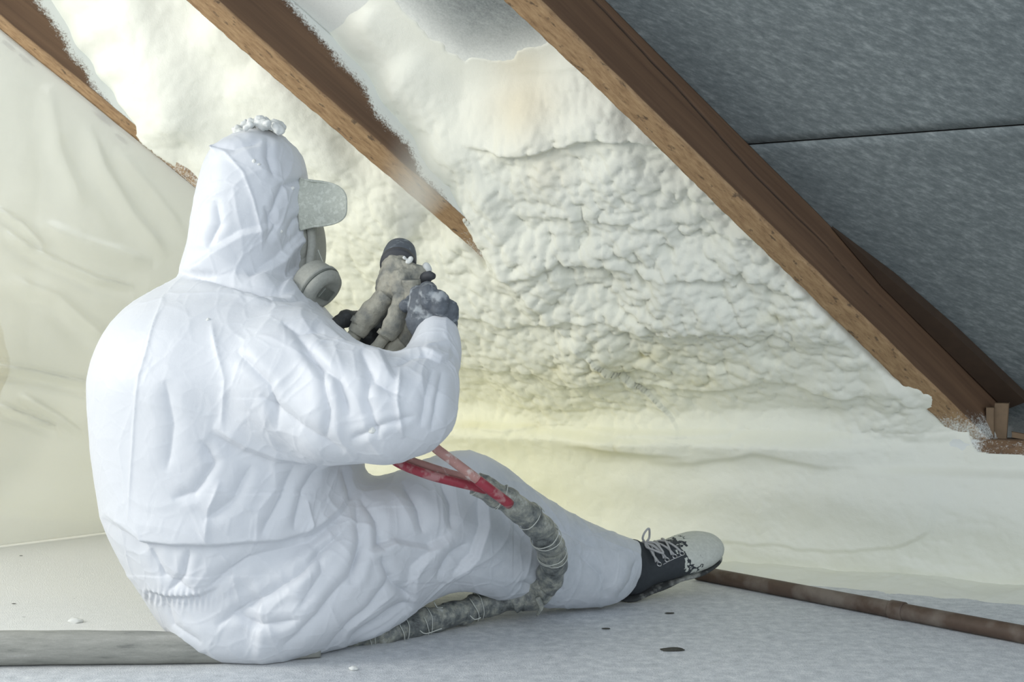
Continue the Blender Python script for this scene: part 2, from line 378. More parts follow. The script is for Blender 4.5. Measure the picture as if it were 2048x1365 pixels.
# the wall part: soft ledge and a smooth skirt
u_right = sstep(-.35, .0, UU)
wallH = .035*np.exp(-((WW-.02)/.07)**2)*(1-u_right)+.012*np.exp(-((WW-.16)/.05)**2)
wallH += .020*sstep(.075, .10, WW)*u_right*(1-sstep(.2, .3, WW))
wallH += lump(1740, 990, 150, 110, .016)+lump(1560, 1000, 160, 60, .010)
wallH = wallH*(1-sstep(ZC+.0, ZC+.2, WW))
kk = sstep(-.05, .05, ARC)
wallH += .022*(1-sstep(.0, .22, WW))*(1-u_right)
H = (roofH-.012*sstep(-.3, 0, ARC))*(1-kk)+wallH*kk
H = np.where(WW > ZC+.02, np.minimum(H, .02), H)
H += .012*(1+.9*fbm(B*10, 3, 52))*sstep(ZC-.12, ZC, WW)*(1-sstep(ZC+.06, ZC+.2, WW))-.010*sstep(ZC+.08, ZC+.24, WW)*(1+.8*fbm(B*14, 3, 53))
# lobes: long soft shelves that end in a rolled edge
wx = bx+40*fbm(B*6, 2, 31); wy = by+26*fbm(B*7, 2, 33)
def shelf(y0, slope, x0, x1, amp, wid, fade=60):
    d = wy-(y0+slope*(wx-1200)); g = np.exp(np.minimum(0, d)/wid)*(d <= 0)+(d > 0)*np.exp(-(d/7.)**2)
    return amp*g*sstep(x0-fade, x0+fade, bx)*(1-sstep(x1-fade, x1+fade, bx))
inC = (bx > 600)
for a in ((322, -.02, 930, 1500, .022, 60), (186, -.11, 930, 1180, .012, 40), (640, .10, 900, 1500, .013, 80), (735, .03, 880, 1350, .013, 60), (765, .02, 1250, 1760, .010, 45), (845, .03, 900, 1500, .010, 40),
          (892, .04, 1180, 1350, .022, 45), (902, .05, 1300, 1700, .010, 60), (540, .12, 1000, 1700, .014, 60), (460, .1, 1000, 1600, .008, 50)):
    H += np.where(inC, shelf(*a), 0)
H += np.where(inC, lump(1800, 845, 60, 24, .014)+lump(1860, 866, 50, 16, .010)+lump(1720, 850, 55, 24, .014)+lump(1790, 790, 60, 40, .018)+lump(1660, 790, 60, 34, .016)+lump(1480, 1020, 60, 20, .0)+lump(1300, 620, 90, 50, .016)+lump(1450, 640, 80, 40, .016)+lump(1180, 700, 60, 50, .016)+lump(1230, 880, 60, 28, .012)+lump(1640, 655, 70, 40, .016), 0)
H += np.where(bx < 450, lump(300, 250, 60, 90, .018), 0)
mx_, my_ = proj(B-n_*RD); ybd = np.interp(mx_, [600, 730, 800, 870, 930, 1010, 1080, 1180], [-400, -90, 12, 78, 118, 116, 96, 40])+14*fbm(B*9, 3, 21)
ts, tt_, _q = fr(B)
# fine blistering, coarse where the photo shows popcorn foam
bz = np.exp(-(((bx-1400)/430)**2+((by-600)/190)**2)**1.3)*1.0+.45*np.exp(-(((bx-1150)/330)**2+((by-420)/150)**2))+.35*np.exp(-(((bx-780)/200)**2+((by-500)/200)**2))+.35*np.exp(-(((bx-1100)/250)**2+((by-780)/110)**2))
bz += .5*np.exp(-(((bx-1780)/120)**2+((by-830)/60)**2))
bz = np.clip(bz, 0, 1.1); tiny = np.clip(.25+.75*np.exp(-(((bx-1200)/260)**2+((by-260)/160)**2)), 0, 1)*(1-.7*kk)
w1 = worley(B*28+.7*np.stack([fbm(B*14, 2, 3), fbm(B*14, 2, 4), fbm(B*14, 2, 5)], 1), 3)
w2 = worley(B*58+.5*np.stack([fbm(B*40, 2, 3), fbm(B*40, 2, 4), fbm(B*40, 2, 5)], 1), 9); w3 = worley(B*np.array([105, 105, 130.]), 12)
on = sstep(-.17, -.12, H)
dome = lambda w_: np.sqrt(np.clip(1-(w_/.85)**2, 0, 1))
H += on*(bz*(.019*(dome(w1)-.6)+.010*(dome(w2)-.6)+.0030*(.5-w3))+tiny*(.0040*(dome(w2)-.6)+.0022*(.5-w3)))
H += .013*fbm(B*8, 4, 8)*(on*(1-.6*kk))+.0035*fbm(B*22, 3, 18)
b2 = sstep(150, 0, my_-ybd)*(tt_ > e2+RW)*(tt_ < e3)*(ARC < 0); H = H*(1-b2)+b2*(-RD+.0015)
bare = sstep(6, -22, my_-ybd+10*fbm(B*60, 2, 8))*(tt_ > e2+RW+.02)*(tt_ < e3+.02)*(ARC < 0); H = H*(1-bare)+bare*np.minimum(H, -.185)
ts, tt_, _q = fr(B); lowr = sstep(-.30, -.04, ts)
ke = sstep(e3-.022, e3+.006, tt_)*(ARC < .0)*(1-lowr); H = np.where((ke > 0) & (tt_ < e3+RW), H-ke*(np.maximum(H, -.02)+.02), H)
sa_ = fr(on_plane(895, 450))[0]; tau = np.clip((ts-sa_)/(sd2_-sa_), 0, 1); ecov = e2+RW*(1-tau)+.0012*fbm(B*45, 3, 71)
z2 = (ARC < -.05) & (tt_ > e2-.02) & (tt_ < e2+RW+.02)
k2e = sstep(e2-.02, e2-.002, tt_)*(tt_ < e2+RW)*z2*(ts < sd2_); sg2 = sstep(ecov-.005, ecov+.005, tt_)
H = np.where(z2 & (k2e > 0), H*(1-k2e)+k2e*(np.minimum(H, -.012)*(1-sg2)+np.where(tau > 0, np.maximum(H, .006), H)*sg2), H)
wm_ = (ARC > -.05) & (bx > 1300) & (bx < 2048); b_, sg_, en_ = crease([(1300, 1075), (1500, 1088), (1600, 1096), (1700, 1112), (1790, 1100), (1862, 1062), (1878, 1000), (1868, 945)], 8, 1, bx[wm_]+10*fbm(B[wm_]*20, 2, 91), by[wm_]+10*fbm(B[wm_]*20, 2, 92))
H[wm_] += .0065*en_*np.exp(-b_/55)*sstep(-3, 3, -sg_*b_)
H += np.where(z2 | True, .016*np.exp(-((tt_-e2-RW*.5)/.028)**2)*sstep(-.03, .03, ts-sd2_)*sstep(.34, .10, ts-sd2_)*(ARC < 0), 0)
H += kk*(.0030*(dome(w2)-.6)*sstep(-.2, .5, fbm(B*5, 2, 95))+.0012*(.5-w3))
V = B+NN*H[:, None]
V[:, 2] = np.maximum(V[:, 2], -.004)
ii = np.arange(nu*nv).reshape(nu, nv)
fc = np.stack([ii[:-1, :-1].ravel(), ii[:-1, 1:].ravel(), ii[1:, 1:].ravel(), ii[1:, :-1].ravel()], 1)
buried = ((H < -.175) & (ARC < 0)) | ((tt_ > e3+RW-.01) & (ARC < .05))
fc = fc[~(buried[fc].all(1))]
used_ = np.zeros(len(V), bool); used_[fc.ravel()] = True; remap = np.cumsum(used_)-1
yel = np.clip(.12+.85*np.exp(-(((bx-1000)/330)**2+((by-930)/230)**2))+.35*np.exp(-(((bx-700)/200)**2+((by-560)/180)**2))+.25*np.exp(-(((bx-1350)/300)**2+((by-760)/90)**2)), 0, 1)
tan_ = np.clip(.8*np.exp(-(((bx-1010)/75)**2+((by-270)/45)**2))+.5*np.exp(-(((bx-990)/60)**2+((by-205)/30)**2))+.35*np.exp(-(((bx-1080)/50)**2+((by-370)/45)**2)), 0, 1)
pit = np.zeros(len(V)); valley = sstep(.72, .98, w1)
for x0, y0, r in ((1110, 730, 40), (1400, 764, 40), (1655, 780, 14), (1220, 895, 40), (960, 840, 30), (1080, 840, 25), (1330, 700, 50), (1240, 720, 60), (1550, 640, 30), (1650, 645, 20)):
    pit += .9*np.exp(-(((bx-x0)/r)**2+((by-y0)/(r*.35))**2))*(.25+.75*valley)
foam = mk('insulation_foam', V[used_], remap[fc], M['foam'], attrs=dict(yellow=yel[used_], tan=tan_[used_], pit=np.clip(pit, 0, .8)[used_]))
tag(foam, 'pale yellow bubbly spray foam covering the slope, low wall and floor edge', 'insulation foam', kind='stuff')

# ------------------------------------------------------------------ roof membrane boards (ceiling)
def board(name, v0, v1, off):
    U = np.arange(-3.3, 2.6, .02); Vv = np.linspace(v0, v1, max(2, int((v1-v0)/.02)))
    p = X3[None, None]+U[:, None, None]*Eh-D*Vv[None, :, None]-n_*(RD+off)
    p = p.reshape(-1, 3); x, y = proj(p); s, t, _ = fr(p)
    f = field(p+n_*RD); inb = (t > e1) & (t < e3)
    yb = np.interp(x, [640, 720, 800, 870, 930, 1010, 1080, 1180], [-60, -25, 15, 78, 118, 116, 96, 40]); dust = np.where(inb, np.clip(np.exp(-np.maximum(0, yb-y)/np.interp(x, [640, 850, 950, 1100], [95, 75, 60, 50])), 0, 1), 0)
    dust = np.maximum(dust, np.where(inb & (t < e2), .55, 0))
    dust = np.maximum(dust, .5*np.exp(-((x-1990)/130)**2-((y-880)/40)**2))
    a, b = len(U), len(Vv); i = np.arange(a*b).reshape(a, b)
    q = np.stack([i[:-1, :-1].ravel(), i[:-1, 1:].ravel(), i[1:, 1:].ravel(), i[1:, :-1].ravel()], 1)
    # give the board its 4 mm thickness
    p2 = p-n_*.004; rim = np.concatenate([i[0], i[:, -1], i[-1][::-1], i[:, 0][::-1]])
    n = len(p); sides = np.stack([rim[:-1], rim[:-1]+n, rim[1:]+n, rim[1:]], 1)
    o = mk(name, np.concatenate([p, p2]), np.concatenate([q, q[:, ::-1]+n, sides]), M['mem'], smooth=False, attrs=dict(dust=np.concatenate([dust, dust])))
    tag(o, kind='structure'); return o
s0 = on_plane(1530, 291, -RD); s1 = on_plane(2048, 246, -RD)
vseam = -((s0-X3)@D); vseam2 = -((s1-X3)@D); print('seam', vseam, vseam2)
vs = (vseam+vseam2)/2
board('ceiling', -.35, vs-.0022, 0); board('ceiling', vs+.0022, 2.3, 0)
bk = X3-n_*(RD+.03)
c4 = [bk-3.3*Eh+D*.4, bk+2.6*Eh+D*.4, bk+2.6*Eh-D*2.3, bk-3.3*Eh-D*2.3]
o = mk('roof_deck', c4+[p-n_*.02 for p in c4], [(0, 1, 2, 3), (7, 6, 5, 4), (0, 4, 5, 1), (1, 5, 6, 2), (2, 6, 7, 3), (3, 7, 4, 0)], M['darkwood'], smooth=False); o.name = 'ceiling_deck'; tag(o, kind='structure')

# ------------------------------------------------------------------ rafters
RM = Matrix([[A[0], PP[0], n_[0]], [A[1], PP[1], n_[1]], [A[2], PP[2], n_[2]]])
def rafter(name, e, s0, s1, side, seed, label, crackp=None, width=RW):
    n = int((s1-s0)/.006); S = np.linspace(s0, s1, n)
    # closed cross-section ring: (across, height) with rounded arrises
    ring = []
    def seg(a, b, k):
        for i in range(k): ring.append(np.array(a)+(np.array(b)-np.array(a))*i/k)
    W, Dp, r = width, RD-.001, .003
    seg((r, 0), (W-r, 0), 12); seg((W, -r), (W, -Dp), 44); seg((W, -Dp), (0, -Dp), 3); seg((0, -Dp), (0, -r), 10)
    ring = np.array(ring); k = len(ring)
    g = np.stack([np.repeat(S, k), np.tile(ring[:, 0], n)+e, np.tile(ring[:, 1], n)], 1)
    wob = fbm(np.stack([g[:, 0]*5, np.tile(np.arange(k) < 12, n)*1., np.zeros(n*k)], 1), 3, seed)
    left = g[:, 1]-e < .01
    g[:, 1] += np.where(left, .003*wob+.0016*fbm(np.stack([g[:, 0]*60, g[:, 1]*0, g[:, 1]*0], 1), 2, seed+3), .0018*wob)
    bev = (np.abs(g[:, 1]-e-W) < .004) & (g[:, 2] > -.02)
    g[:, 1] -= np.where(bev, .003*np.maximum(0, fbm(np.stack([g[:, 0]*9, g[:, 2]*0, g[:, 2]*0], 1), 3, seed+9)), 0)
    lit_tone = (g[:, 2] > -.004).astype(float)
    wp = X3+g[:, :1]*A+g[:, 1:2]*PP+g[:, 2:3]*n_
    x, y = proj(wp)
    frost = np.zeros(len(g)); crack = np.zeros(len(g))
    if side is not None:
        h = ctl(side, *proj(X3+g[:, :1]*A+(e+W+.02)*PP[None]))
        frost = sstep(.075, -.005, g[:, 2]-h)*(lit_tone < .5)*((g[:, 1]-e) > W*.5)
        frost = np.maximum(frost, .8*(sstep(-.02, .0, h)*sstep(-.03, .02, h+.012))*(lit_tone > .5)*.6)
    else:
        frost = .75*sstep(-.22, -.02, g[:, 0])*sstep(.02, -.03, g[:, 2]*0+(1-lit_tone)*.03+.0)*(lit_tone > .5)
        frost = np.maximum(frost, .8*sstep(.075, .0, (y < 860)*0+np.abs(wp[:, 2]-ZC+.0)))*(.7)
    if crackp:
        cz = np.interp(g[:, 0], [c[0] for c in crackp], [c[1] for c in crackp])+.0035*fbm(np.stack([g[:, 0]*14, g[:, 0]*0, g[:, 0]*0], 1), 3, 77)
        wdt = np.interp(g[:, 0], [crackp[0][0], crackp[0][0]+.3, crackp[-1][0]-.3, crackp[-1][0]], [.0028, .0036, .0030, .0])
        m = np.exp(-((g[:, 2]-cz)/(wdt+1e-5))**2)*((g[:, 1]-e) > W*.8)
        crack = m; g[:, 1] -= .004*m
    i = np.arange(n*k).reshape(n, k); j = np.roll(i, -1, 1)
    q = np.stack([i[:-1].ravel(), j[:-1].ravel(), j[1:].ravel(), i[1:].ravel()], 1)
    o = mk(name, g, q, M['wood'], smooth=True, attrs=dict(lit_tone=lit_tone, frost=frost, crack=crack))
    c1, c2 = i[0], i[-1]
    bm = bmesh.new(); bm.from_mesh(o.data); bm.verts.ensure_lookup_table()
    bm.faces.new([bm.verts[a] for a in c1[::-1]]); bm.faces.new([bm.verts[a] for a in c2]); bmesh.ops.recalc_face_normals(bm, faces=bm.faces); bm.to_mesh(o.data); bm.free()
    o.matrix_world = Matrix.Translation(Vector(X3)) @ RM.to_4x4()
    tag(o, label, 'rafter', 'sloping timber rafters'); return o
def sd(px, py): return fr(on_plane(px, py))[0]
cr = []
for (x, y, hh) in ((1165, -40, 0), (1205, 3, 0), (1278, 80, 0), (1352, 158, 0), (1428, 243, 0), (1504, 328, 0), (1575, 400, 0), (1645, 470, 0), (1700, 532, 0), (1752, 590, 0)):
    # along/height coordinates of the pixel on the flank plane
    r = np.array([(x-CX)/F, 1.0, -(y-CY)/F]); c = np.array([0, 0, HC]); t = ((X3+(e3+RW)*PP-c)@PP)/(r@PP); q = fr(c+t*r); cr.append((q[0], q[2]+.018))
print('crack', cr, 'edges', e1, e2, e3)
rafter('rafter', e1, sd(-120, -40), sd(385, 385)+.30, CB, 3, 'leftmost sloping rafter, plastic sheet stapled along its lower edge', width=.05)
rafter('rafter', e2, sd(300, -70), sd(975, 522)+.30, CC, 13, 'middle sloping rafter dusted white, sinking into foam above the spray gun', width=.058)
rafter('rafter', e3, sd(960, -80), .10, None, 23, 'rightmost bare brown rafter with a long dark crack', cr)

# dark brown tapering piece against the roof beside the right rafter foot
def oriented_box(name, c, ax, half, m, parent=None, bev=.003):
    bm = bmesh.new(); bmesh.ops.create_cube(bm, size=2)
    for v in bm.verts: v.co = Vector(sum((ax[i]*half[i]*v.co[i] for i in range(3)), np.zeros(3))+c)
    bmesh.ops.bevel(bm, geom=bm.edges[:], offset=bev, segments=2, profile=.6, affect='EDGES')
    me = bpy.data.meshes.new(name); bm.to_mesh(me); bm.free(); me.materials.append(m)
    o = bpy.data.objects.new(name, me); COL.objects.link(o)
    if parent: o.parent = parent
    return o
tl = 0.62
verts = []
for (s, t_, h0) in ((-.50, .001, -RD+.002), (-.33, .028, -RD+.002), (-.15, .042, -RD+.002), (.10, .050, -RD+.002)):
    for hh in (h0, -RD+.03 if s > -.45 else -RD+.006):
        for tt in (e3+RW+.003, e3+RW+.003+t_): verts.append(X3+s*A+tt*PP+hh*n_)
fcs = []
for i in range(3):
    b0 = i*4; b1 = b0+4
    for a, b in ((0, 1), (1, 3), (3, 2), (2, 0)): fcs.append((b0+a, b0+b, b1+b, b1+a))
fcs += [(0, 2, 3, 1), (12, 13, 15, 14)]
tag(mk('dark_strip', verts, fcs, M['darkwood'], smooth=False), 'dark tapering batten beside the foot of the right rafter', 'strip')

# wall plate, knee wall, dark gap, wooden offcuts
plate_c = X3+.30*Eh+np.array([0, 0, -.026])-NW*.045
plate = mk('wall_plate', [], []) if False else None
n = 90; U = np.linspace(-.12, .95, n); ring = [(.0, .0), (.0, -.025), (.0, -.052), (.09, -.052), (.09, .0), (.045, .0), (.02, .0)]
vv = []; fr_ = []
for u in U:
    for (bk_, z) in ring:
        p = X3+u*Eh-NW*bk_+np.array([0, 0, z-.018]); vv.append(p)
        fr_.append(.0)
vv = np.array(vv); x, y = proj(vv)
fr_ = np.clip(sstep(1985, 1900, x)*.9+.35*np.exp(-((y-930)/14)**2)+.30, 0, 1)
k = len(ring); i = np.arange(n*k).reshape(n, k); j = np.roll(i, -1, 1)
q = np.stack([i[:-1].ravel(), i[1:].ravel(), j[1:].ravel(), j[:-1].ravel()], 1)
pl = mk('wall_plate', vv, q, M['wood'], smooth=False, attrs=dict(frost=fr_, lit_tone=np.full(len(vv), .25), crack=np.zeros(len(vv))))
tag(pl, 'frosted brown timber plate on top of the low wall at right', 'timber plate')
kw = [X3-3.1*Eh-NW*.03, X3+1.2*Eh-NW*.03]
v8 = []
for b_ in (0, .05):
    for p in kw:
        for z in (-ZC-.01, -.070 ): v8.append(p-NW*b_+np.array([0, 0, z]))
o = mk('wall_back', v8, [(0, 1, 3, 2), (4, 6, 7, 5), (0, 2, 6, 4), (1, 5, 7, 3), (0, 4, 5, 1), (2, 3, 7, 6)], M['oldwood'], smooth=False); tag(o, kind='structure')
def px_on_vert(px, py, off): # pixel -> vertical plane parallel to the knee wall
    r = np.array([(px-CX)/F, 1.0, -(py-CY)/F]); c = np.array([0, 0, HC]); t = ((X3-off*NW-c)@NW)/(r@NW); return c+t*r
Z3 = np.array([0, 0, 1.])
for k, (x0, x1, yt, off, tilt, lab) in enumerate(((1973, 1989, 815, .055, .0, 'narrow upright wood offcut against the right rafter foot on the plate'), (1988, 2016, 806, .068, .06, 'wider upright wood offcut standing right of the narrow one on the plate'))):
    a = px_on_vert(x0, 870, off); b = px_on_vert(x1, 870, off); t_ = px_on_vert(x0, yt, off)
    hgt = t_[2]-(ZC-.018); c = (a+b)/2; c[2] = ZC-.018+hgt/2
    tag(oriented_box('wood_offcut', c, (Eh, NW, unit(Z3+tilt*Eh)), (np.linalg.norm(b-a)/2, .010, hgt/2), M['oldwood'], bev=.0015), lab, 'wood offcut', 'wood offcuts on the plate')
a = px_on_vert(2024, 872, .06); b = px_on_vert(2070, 880, .06)
tag(oriented_box('wood_splinter', (a+b)/2*np.array([1, 1, 0])+np.array([0, 0, ZC-.012]), (unit(b-a), NW, Z3), (np.linalg.norm(b-a)/2, .008, .006), M['oldwood'], bev=.001), 'thin wood splinter lying on the plate at the right edge', 'wood splinter')

# ------------------------------------------------------------------ floor
xs = np.arange(-4, 4.001, .05); ys = np.arange(-1.2, 4.6, .05)
g = np.stack(np.meshgrid(xs, ys, [0.0], indexing='ij'), -1).reshape(-1, 3)
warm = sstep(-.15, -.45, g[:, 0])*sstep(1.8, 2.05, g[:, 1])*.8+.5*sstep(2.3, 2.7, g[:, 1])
a, b = len(xs), len(ys); i = np.arange(a*b).reshape(a, b)
q = np.stack([i[:-1, :-1].ravel(), i[1:, :-1].ravel(), i[1:, 1:].ravel(), i[:-1, 1:].ravel()], 1)
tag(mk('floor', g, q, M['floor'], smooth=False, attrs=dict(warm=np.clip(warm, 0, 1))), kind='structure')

# ------------------------------------------------------------------ plastic sheet
nu_, nv_ = 260, 200
T = np.linspace(0, 1, nu_); S_ = np.linspace(0, 1, nv_)
sA, sB = sd(-260, -170), sd(385, 385)+.40
top = X3[None]+(sA+(sB-sA)*T)[:, None]*A+(e1+.020)*PP+(.003)*n_
bpts = np.array([[-2.2, 2.25], [-1.75, 2.55], [-1.292, 3.02], [-1.10, 3.23], [-.98, 3.36], [-.86, 3.44], [-.75, 3.46]]); bt = np.array([0, .12, .36, .58, .74, .87, 1.])
bot = np.stack([np.interp(T, bt, bpts[:, 0]), np.interp(T, bt, bpts[:, 1]), np.full(nu_, .004)], 1)
SS = S_[None, :, None]
G = top[:, None]*(1-SS)+bot[:, None]*SS
nr = unit([.74, -.67, 0.05])
tt, ss = np.meshgrid(T, S_, indexing='ij')
bl = .055*np.sin(np.pi*ss)**1.2*(np.sin(tt*4.2+.4))+.02*np.sin(ss*3.14)*np.sin(9*tt+5*ss)
g0 = G.reshape(-1, 3); gx, gy = proj(g0)
dd = np.zeros(len(g0))
for pts, w_, am in (([(-40, 730), (60, 748), (185, 775), (260, 790)], 9, .012), ([(-30, 808), (50, 838), (100, 858)], 7, .010), ([(20, 790), (90, 830), (150, 872)], 8, .008), ([(170, 250), (200, 330), (260, 430), (330, 520)], 18, .010),
                   ([(230, 300), (300, 380), (370, 470)], 14, .008), ([(0, 470), (90, 520), (180, 560), (260, 575)], 10, .007), ([(60, 450), (160, 490), (300, 530)], 22, .006), ([(0, 560), (100, 600), (200, 690)], 16, .006), ([(-20, 420), (30, 450), (80, 500)], 7, .006), ([(90, 170), (110, 300), (160, 420)], 20, .006)):
    b_, sg, en = crease(pts, w_, am, gx, gy)
    dd += np.where(np.array(pts)[0, 1] > 400, 1.9, 1.0)*am*en*(np.exp(-(b_/(.8*w_))**2)-.6*np.exp(-((b_-1.8*w_)/(w_*1.3))**2)*(sg > 0))
dd += .003*fbm(np.stack([tt.ravel()*9, ss.ravel()*9+3*tt.ravel(), tt.ravel()*0], 1), 3, 41)
G = g0+(bl.ravel()+dd)[:, None]*nr
i = np.arange(nu_*nv_).reshape(nu_, nv_)
q = np.stack([i[:-1, :-1].ravel(), i[:-1, 1:].ravel(), i[1:, 1:].ravel(), i[1:, :-1].ravel()], 1)
sh = mk('plastic_sheet', G, q, M['sheet']); tag(sh, 'milky translucent plastic sheet hanging from the leftmost rafter to the floor', 'plastic sheet')
sm = sh.modifiers.new('s', 'SOLIDIFY'); sm.thickness = .0006
# torn foam edge and staples holding the sheet
for k, (x, y, lab_) in enumerate(((18, 92, 'topmost torn brown scrap on the edge of the leftmost rafter'), (52, 120, 'second torn brown scrap from the top on the leftmost rafter edge'), (205, 238, 'longest torn brown scrap, where the leftmost rafter meets foam'), (243, 278, 'lowest torn brown scrap on the leftmost rafter edge'))):
    p = on_plane(x, y, .004); 
    bm = bmesh.new(); bmesh.ops.create_icosphere(bm, subdivisions=3, radius=1)
    for v in bm.verts:
        d = Vector((v.co.x*(.016 if k != 2 else .022), v.co.y*.004, v.co.z*.0045)); d *= 1+.5*math.sin(v.co.x*7+k)*math.cos(v.co.y*9)
        v.co = Vector(p+d.x*A+d.y*n_+d.z*PP)
    me = bpy.data.meshes.new('torn_scrap'); bm.to_mesh(me); bm.free(); me.materials.append(M['oldwood'])
    o = bpy.data.objects.new('torn_scrap', me); COL.objects.link(o); tag(o, lab_, 'scrap', 'torn scraps on the left rafter')
# amber batt behind the sheet
bm = bmesh.new(); bmesh.ops.create_icosphere(bm, subdivisions=5, radius=1)
cA = P(-92, 745, 3.0)
for v in bm.verts:
    c = np.array([[v.co.x*.13, v.co.y*.05, v.co.z*.23]]); f_ = 1+.30*fbm(c*14, 4, 4)[0]
    v.co = Vector(cA+c[0]*f_)
me = bpy.data.meshes.new('amber_foam_mound'); bm.to_mesh(me); bm.free(); me.materials.append(M['amber'])
o = bpy.data.objects.new('amber_foam_mound', me); COL.objects.link(o); tag(o, 'amber mass glowing through the plastic sheet at the left edge', 'foam mound')

# ------------------------------------------------------------------ SDF toolkit
class Vol:
    def __init__(s, lo, hi, vx):
        s.lo = np.array(lo, float); s.vx = vx; s.n = np.ceil((np.array(hi)-s.lo)/vx).astype(int)
        s.ax = [s.lo[i]+vx*np.arange(s.n[i]) for i in range(3)]; s.d = np.full(s.n, .5, np.float32)
    def sub(s, lo, hi):
        a = np.clip(np.floor((np.array(lo)-s.lo)/s.vx).astype(int), 0, s.n); b = np.clip(np.ceil((np.array(hi)-s.lo)/s.vx).astype(int)+1, 0, s.n)
        sl = tuple(slice(a[i], b[i]) for i in range(3)); return sl, s.ax[0][sl[0]][:, None, None], s.ax[1][sl[1]][None, :, None], s.ax[2][sl[2]][None, None, :]
    def add(s, fn, lo, hi, k=.02, op='u'):
        pad = k+.03; sl, X, Y, Z = s.sub(np.array(lo)-pad, np.array(hi)+pad)
        d = np.broadcast_to(fn(X, Y, Z), s.d[sl].shape).astype(np.float32); o = s.d[sl]
        if op == 's': d = -d; h = np.clip(.5-.5*(o-d)/k, 0, 1); s.d[sl] = o+(d-o)*h+k*h*(1-h); return
        h = np.clip(.5+.5*(o-d)/k, 0, 1); s.d[sl] = o*(1-h)+d*h-k*h*(1-h)
    def cone(s, a, b, ra, rb, k=.02, sc=(1, 1, 1), op='u'):
        a = np.array(a, float); b = np.array(b, float); S = np.array(sc, float)
        def fn(X, Y, Z):
            m = (a+b)/2
            ax, bxx = (a-m)/S, (b-m)/S; d = bxx-ax; px, py, pz = (X-m[0])/S[0]-ax[0], (Y-m[1])/S[1]-ax[1], (Z-m[2])/S[2]-ax[2]
            t = np.clip((px*d[0]+py*d[1]+pz*d[2])/max(d@d, 1e-9), 0, 1)
            return np.sqrt((px-t*d[0])**2+(py-t*d[1])**2+(pz-t*d[2])**2)-(ra+(rb-ra)*t)
        R = max(ra, rb)*max(sc); s.add(fn, np.minimum(a, b)-R, np.maximum(a, b)+R, k, op)
    def chain(s, pts, k=.02, k2=None, **kw):
        for i, (p, q) in enumerate(zip(pts[:-1], pts[1:])): s.cone(p[0], q[0], p[1], q[1], k if i == 0 else (k2 or k), **kw)
    def box(s, c, ax, half, r=.005, k=.01, op='u'):
        c = np.array(c, float); ax = [unit(v) for v in ax]; half = np.array(half)-r
        def fn(X, Y, Z):
            q = [np.abs((X-c[0])*v[0]+(Y-c[1])*v[1]+(Z-c[2])*v[2])-h for v, h in zip(ax, half)]
            return np.sqrt(sum(np.maximum(x, 0)**2 for x in q))+np.minimum(np.maximum(np.maximum(q[0], q[1]), q[2]), 0)-r
        R = np.linalg.norm(half)+r; s.add(fn, c-R, c+R, k, op)
    def ell(s, c, r, ax=None, k=.02, op='u'):
        c = np.array(c, float); ax = [unit(v) for v in (ax or np.eye(3))]
        def fn(X, Y, Z):
            q = sum((((X-c[0])*v[0]+(Y-c[1])*v[1]+(Z-c[2])*v[2])/h)**2 for v, h in zip(ax, r)); return (np.sqrt(q)-1)*min(r)
        R = max(r); s.add(fn, c-R, c+R, k, op)
    def mesh(s):
        g = openvdb.FloatGrid(.5); g.copyFromArray(s.d); g.gridClass = openvdb.GridClass.LEVEL_SET
        p, q = g.convertToQuads(isovalue=0.0); v = s.lo+p.astype(float)*s.vx
        return v, q[:, ::-1].astype(np.int64)
def vnormals(v, q):
    fn = np.cross(v[q[:, 2]]-v[q[:, 0]], v[q[:, 3]]-v[q[:, 1]]); n = np.zeros_like(v)
    for k in range(4):
        for c in range(3): n[:, c] += np.bincount(q[:, k], fn[:, c], len(v))
    return n/np.maximum(np.linalg.norm(n, axis=1), 1e-12)[:, None]
def smoothv(v, q, it=2, f=.5):
    e = np.concatenate([q[:, [0, 1]], q[:, [1, 2]], q[:, [2, 3]], q[:, [3, 0]]]); cnt = np.bincount(e.ravel(), minlength=len(v)).astype(float)
    for _ in range(it):
        s = np.stack([np.bincount(e[:, 0], v[e[:, 1], c], len(v))+np.bincount(e[:, 1], v[e[:, 0], c], len(v)) for c in range(3)], 1)/cnt[:, None]
        v = v+(s-v)*f
    return v
def fixn(v, q):
    n = vnormals(v, q); c = v.mean(0)
    return q if ((v-c)*n).sum(1).mean() > 0 else q[:, ::-1]
def volobj(name, V_, m, parent, sm_=2, disp=None, attrs=None):
    v, q = V_.mesh(); q = fixn(v, q); v = smoothv(v, q, sm_)
    if disp: v = v+vnormals(v, q)*disp(v)[:, None]
    return mk(name, v, q, m, parent, attrs=attrs(v) if attrs else None)

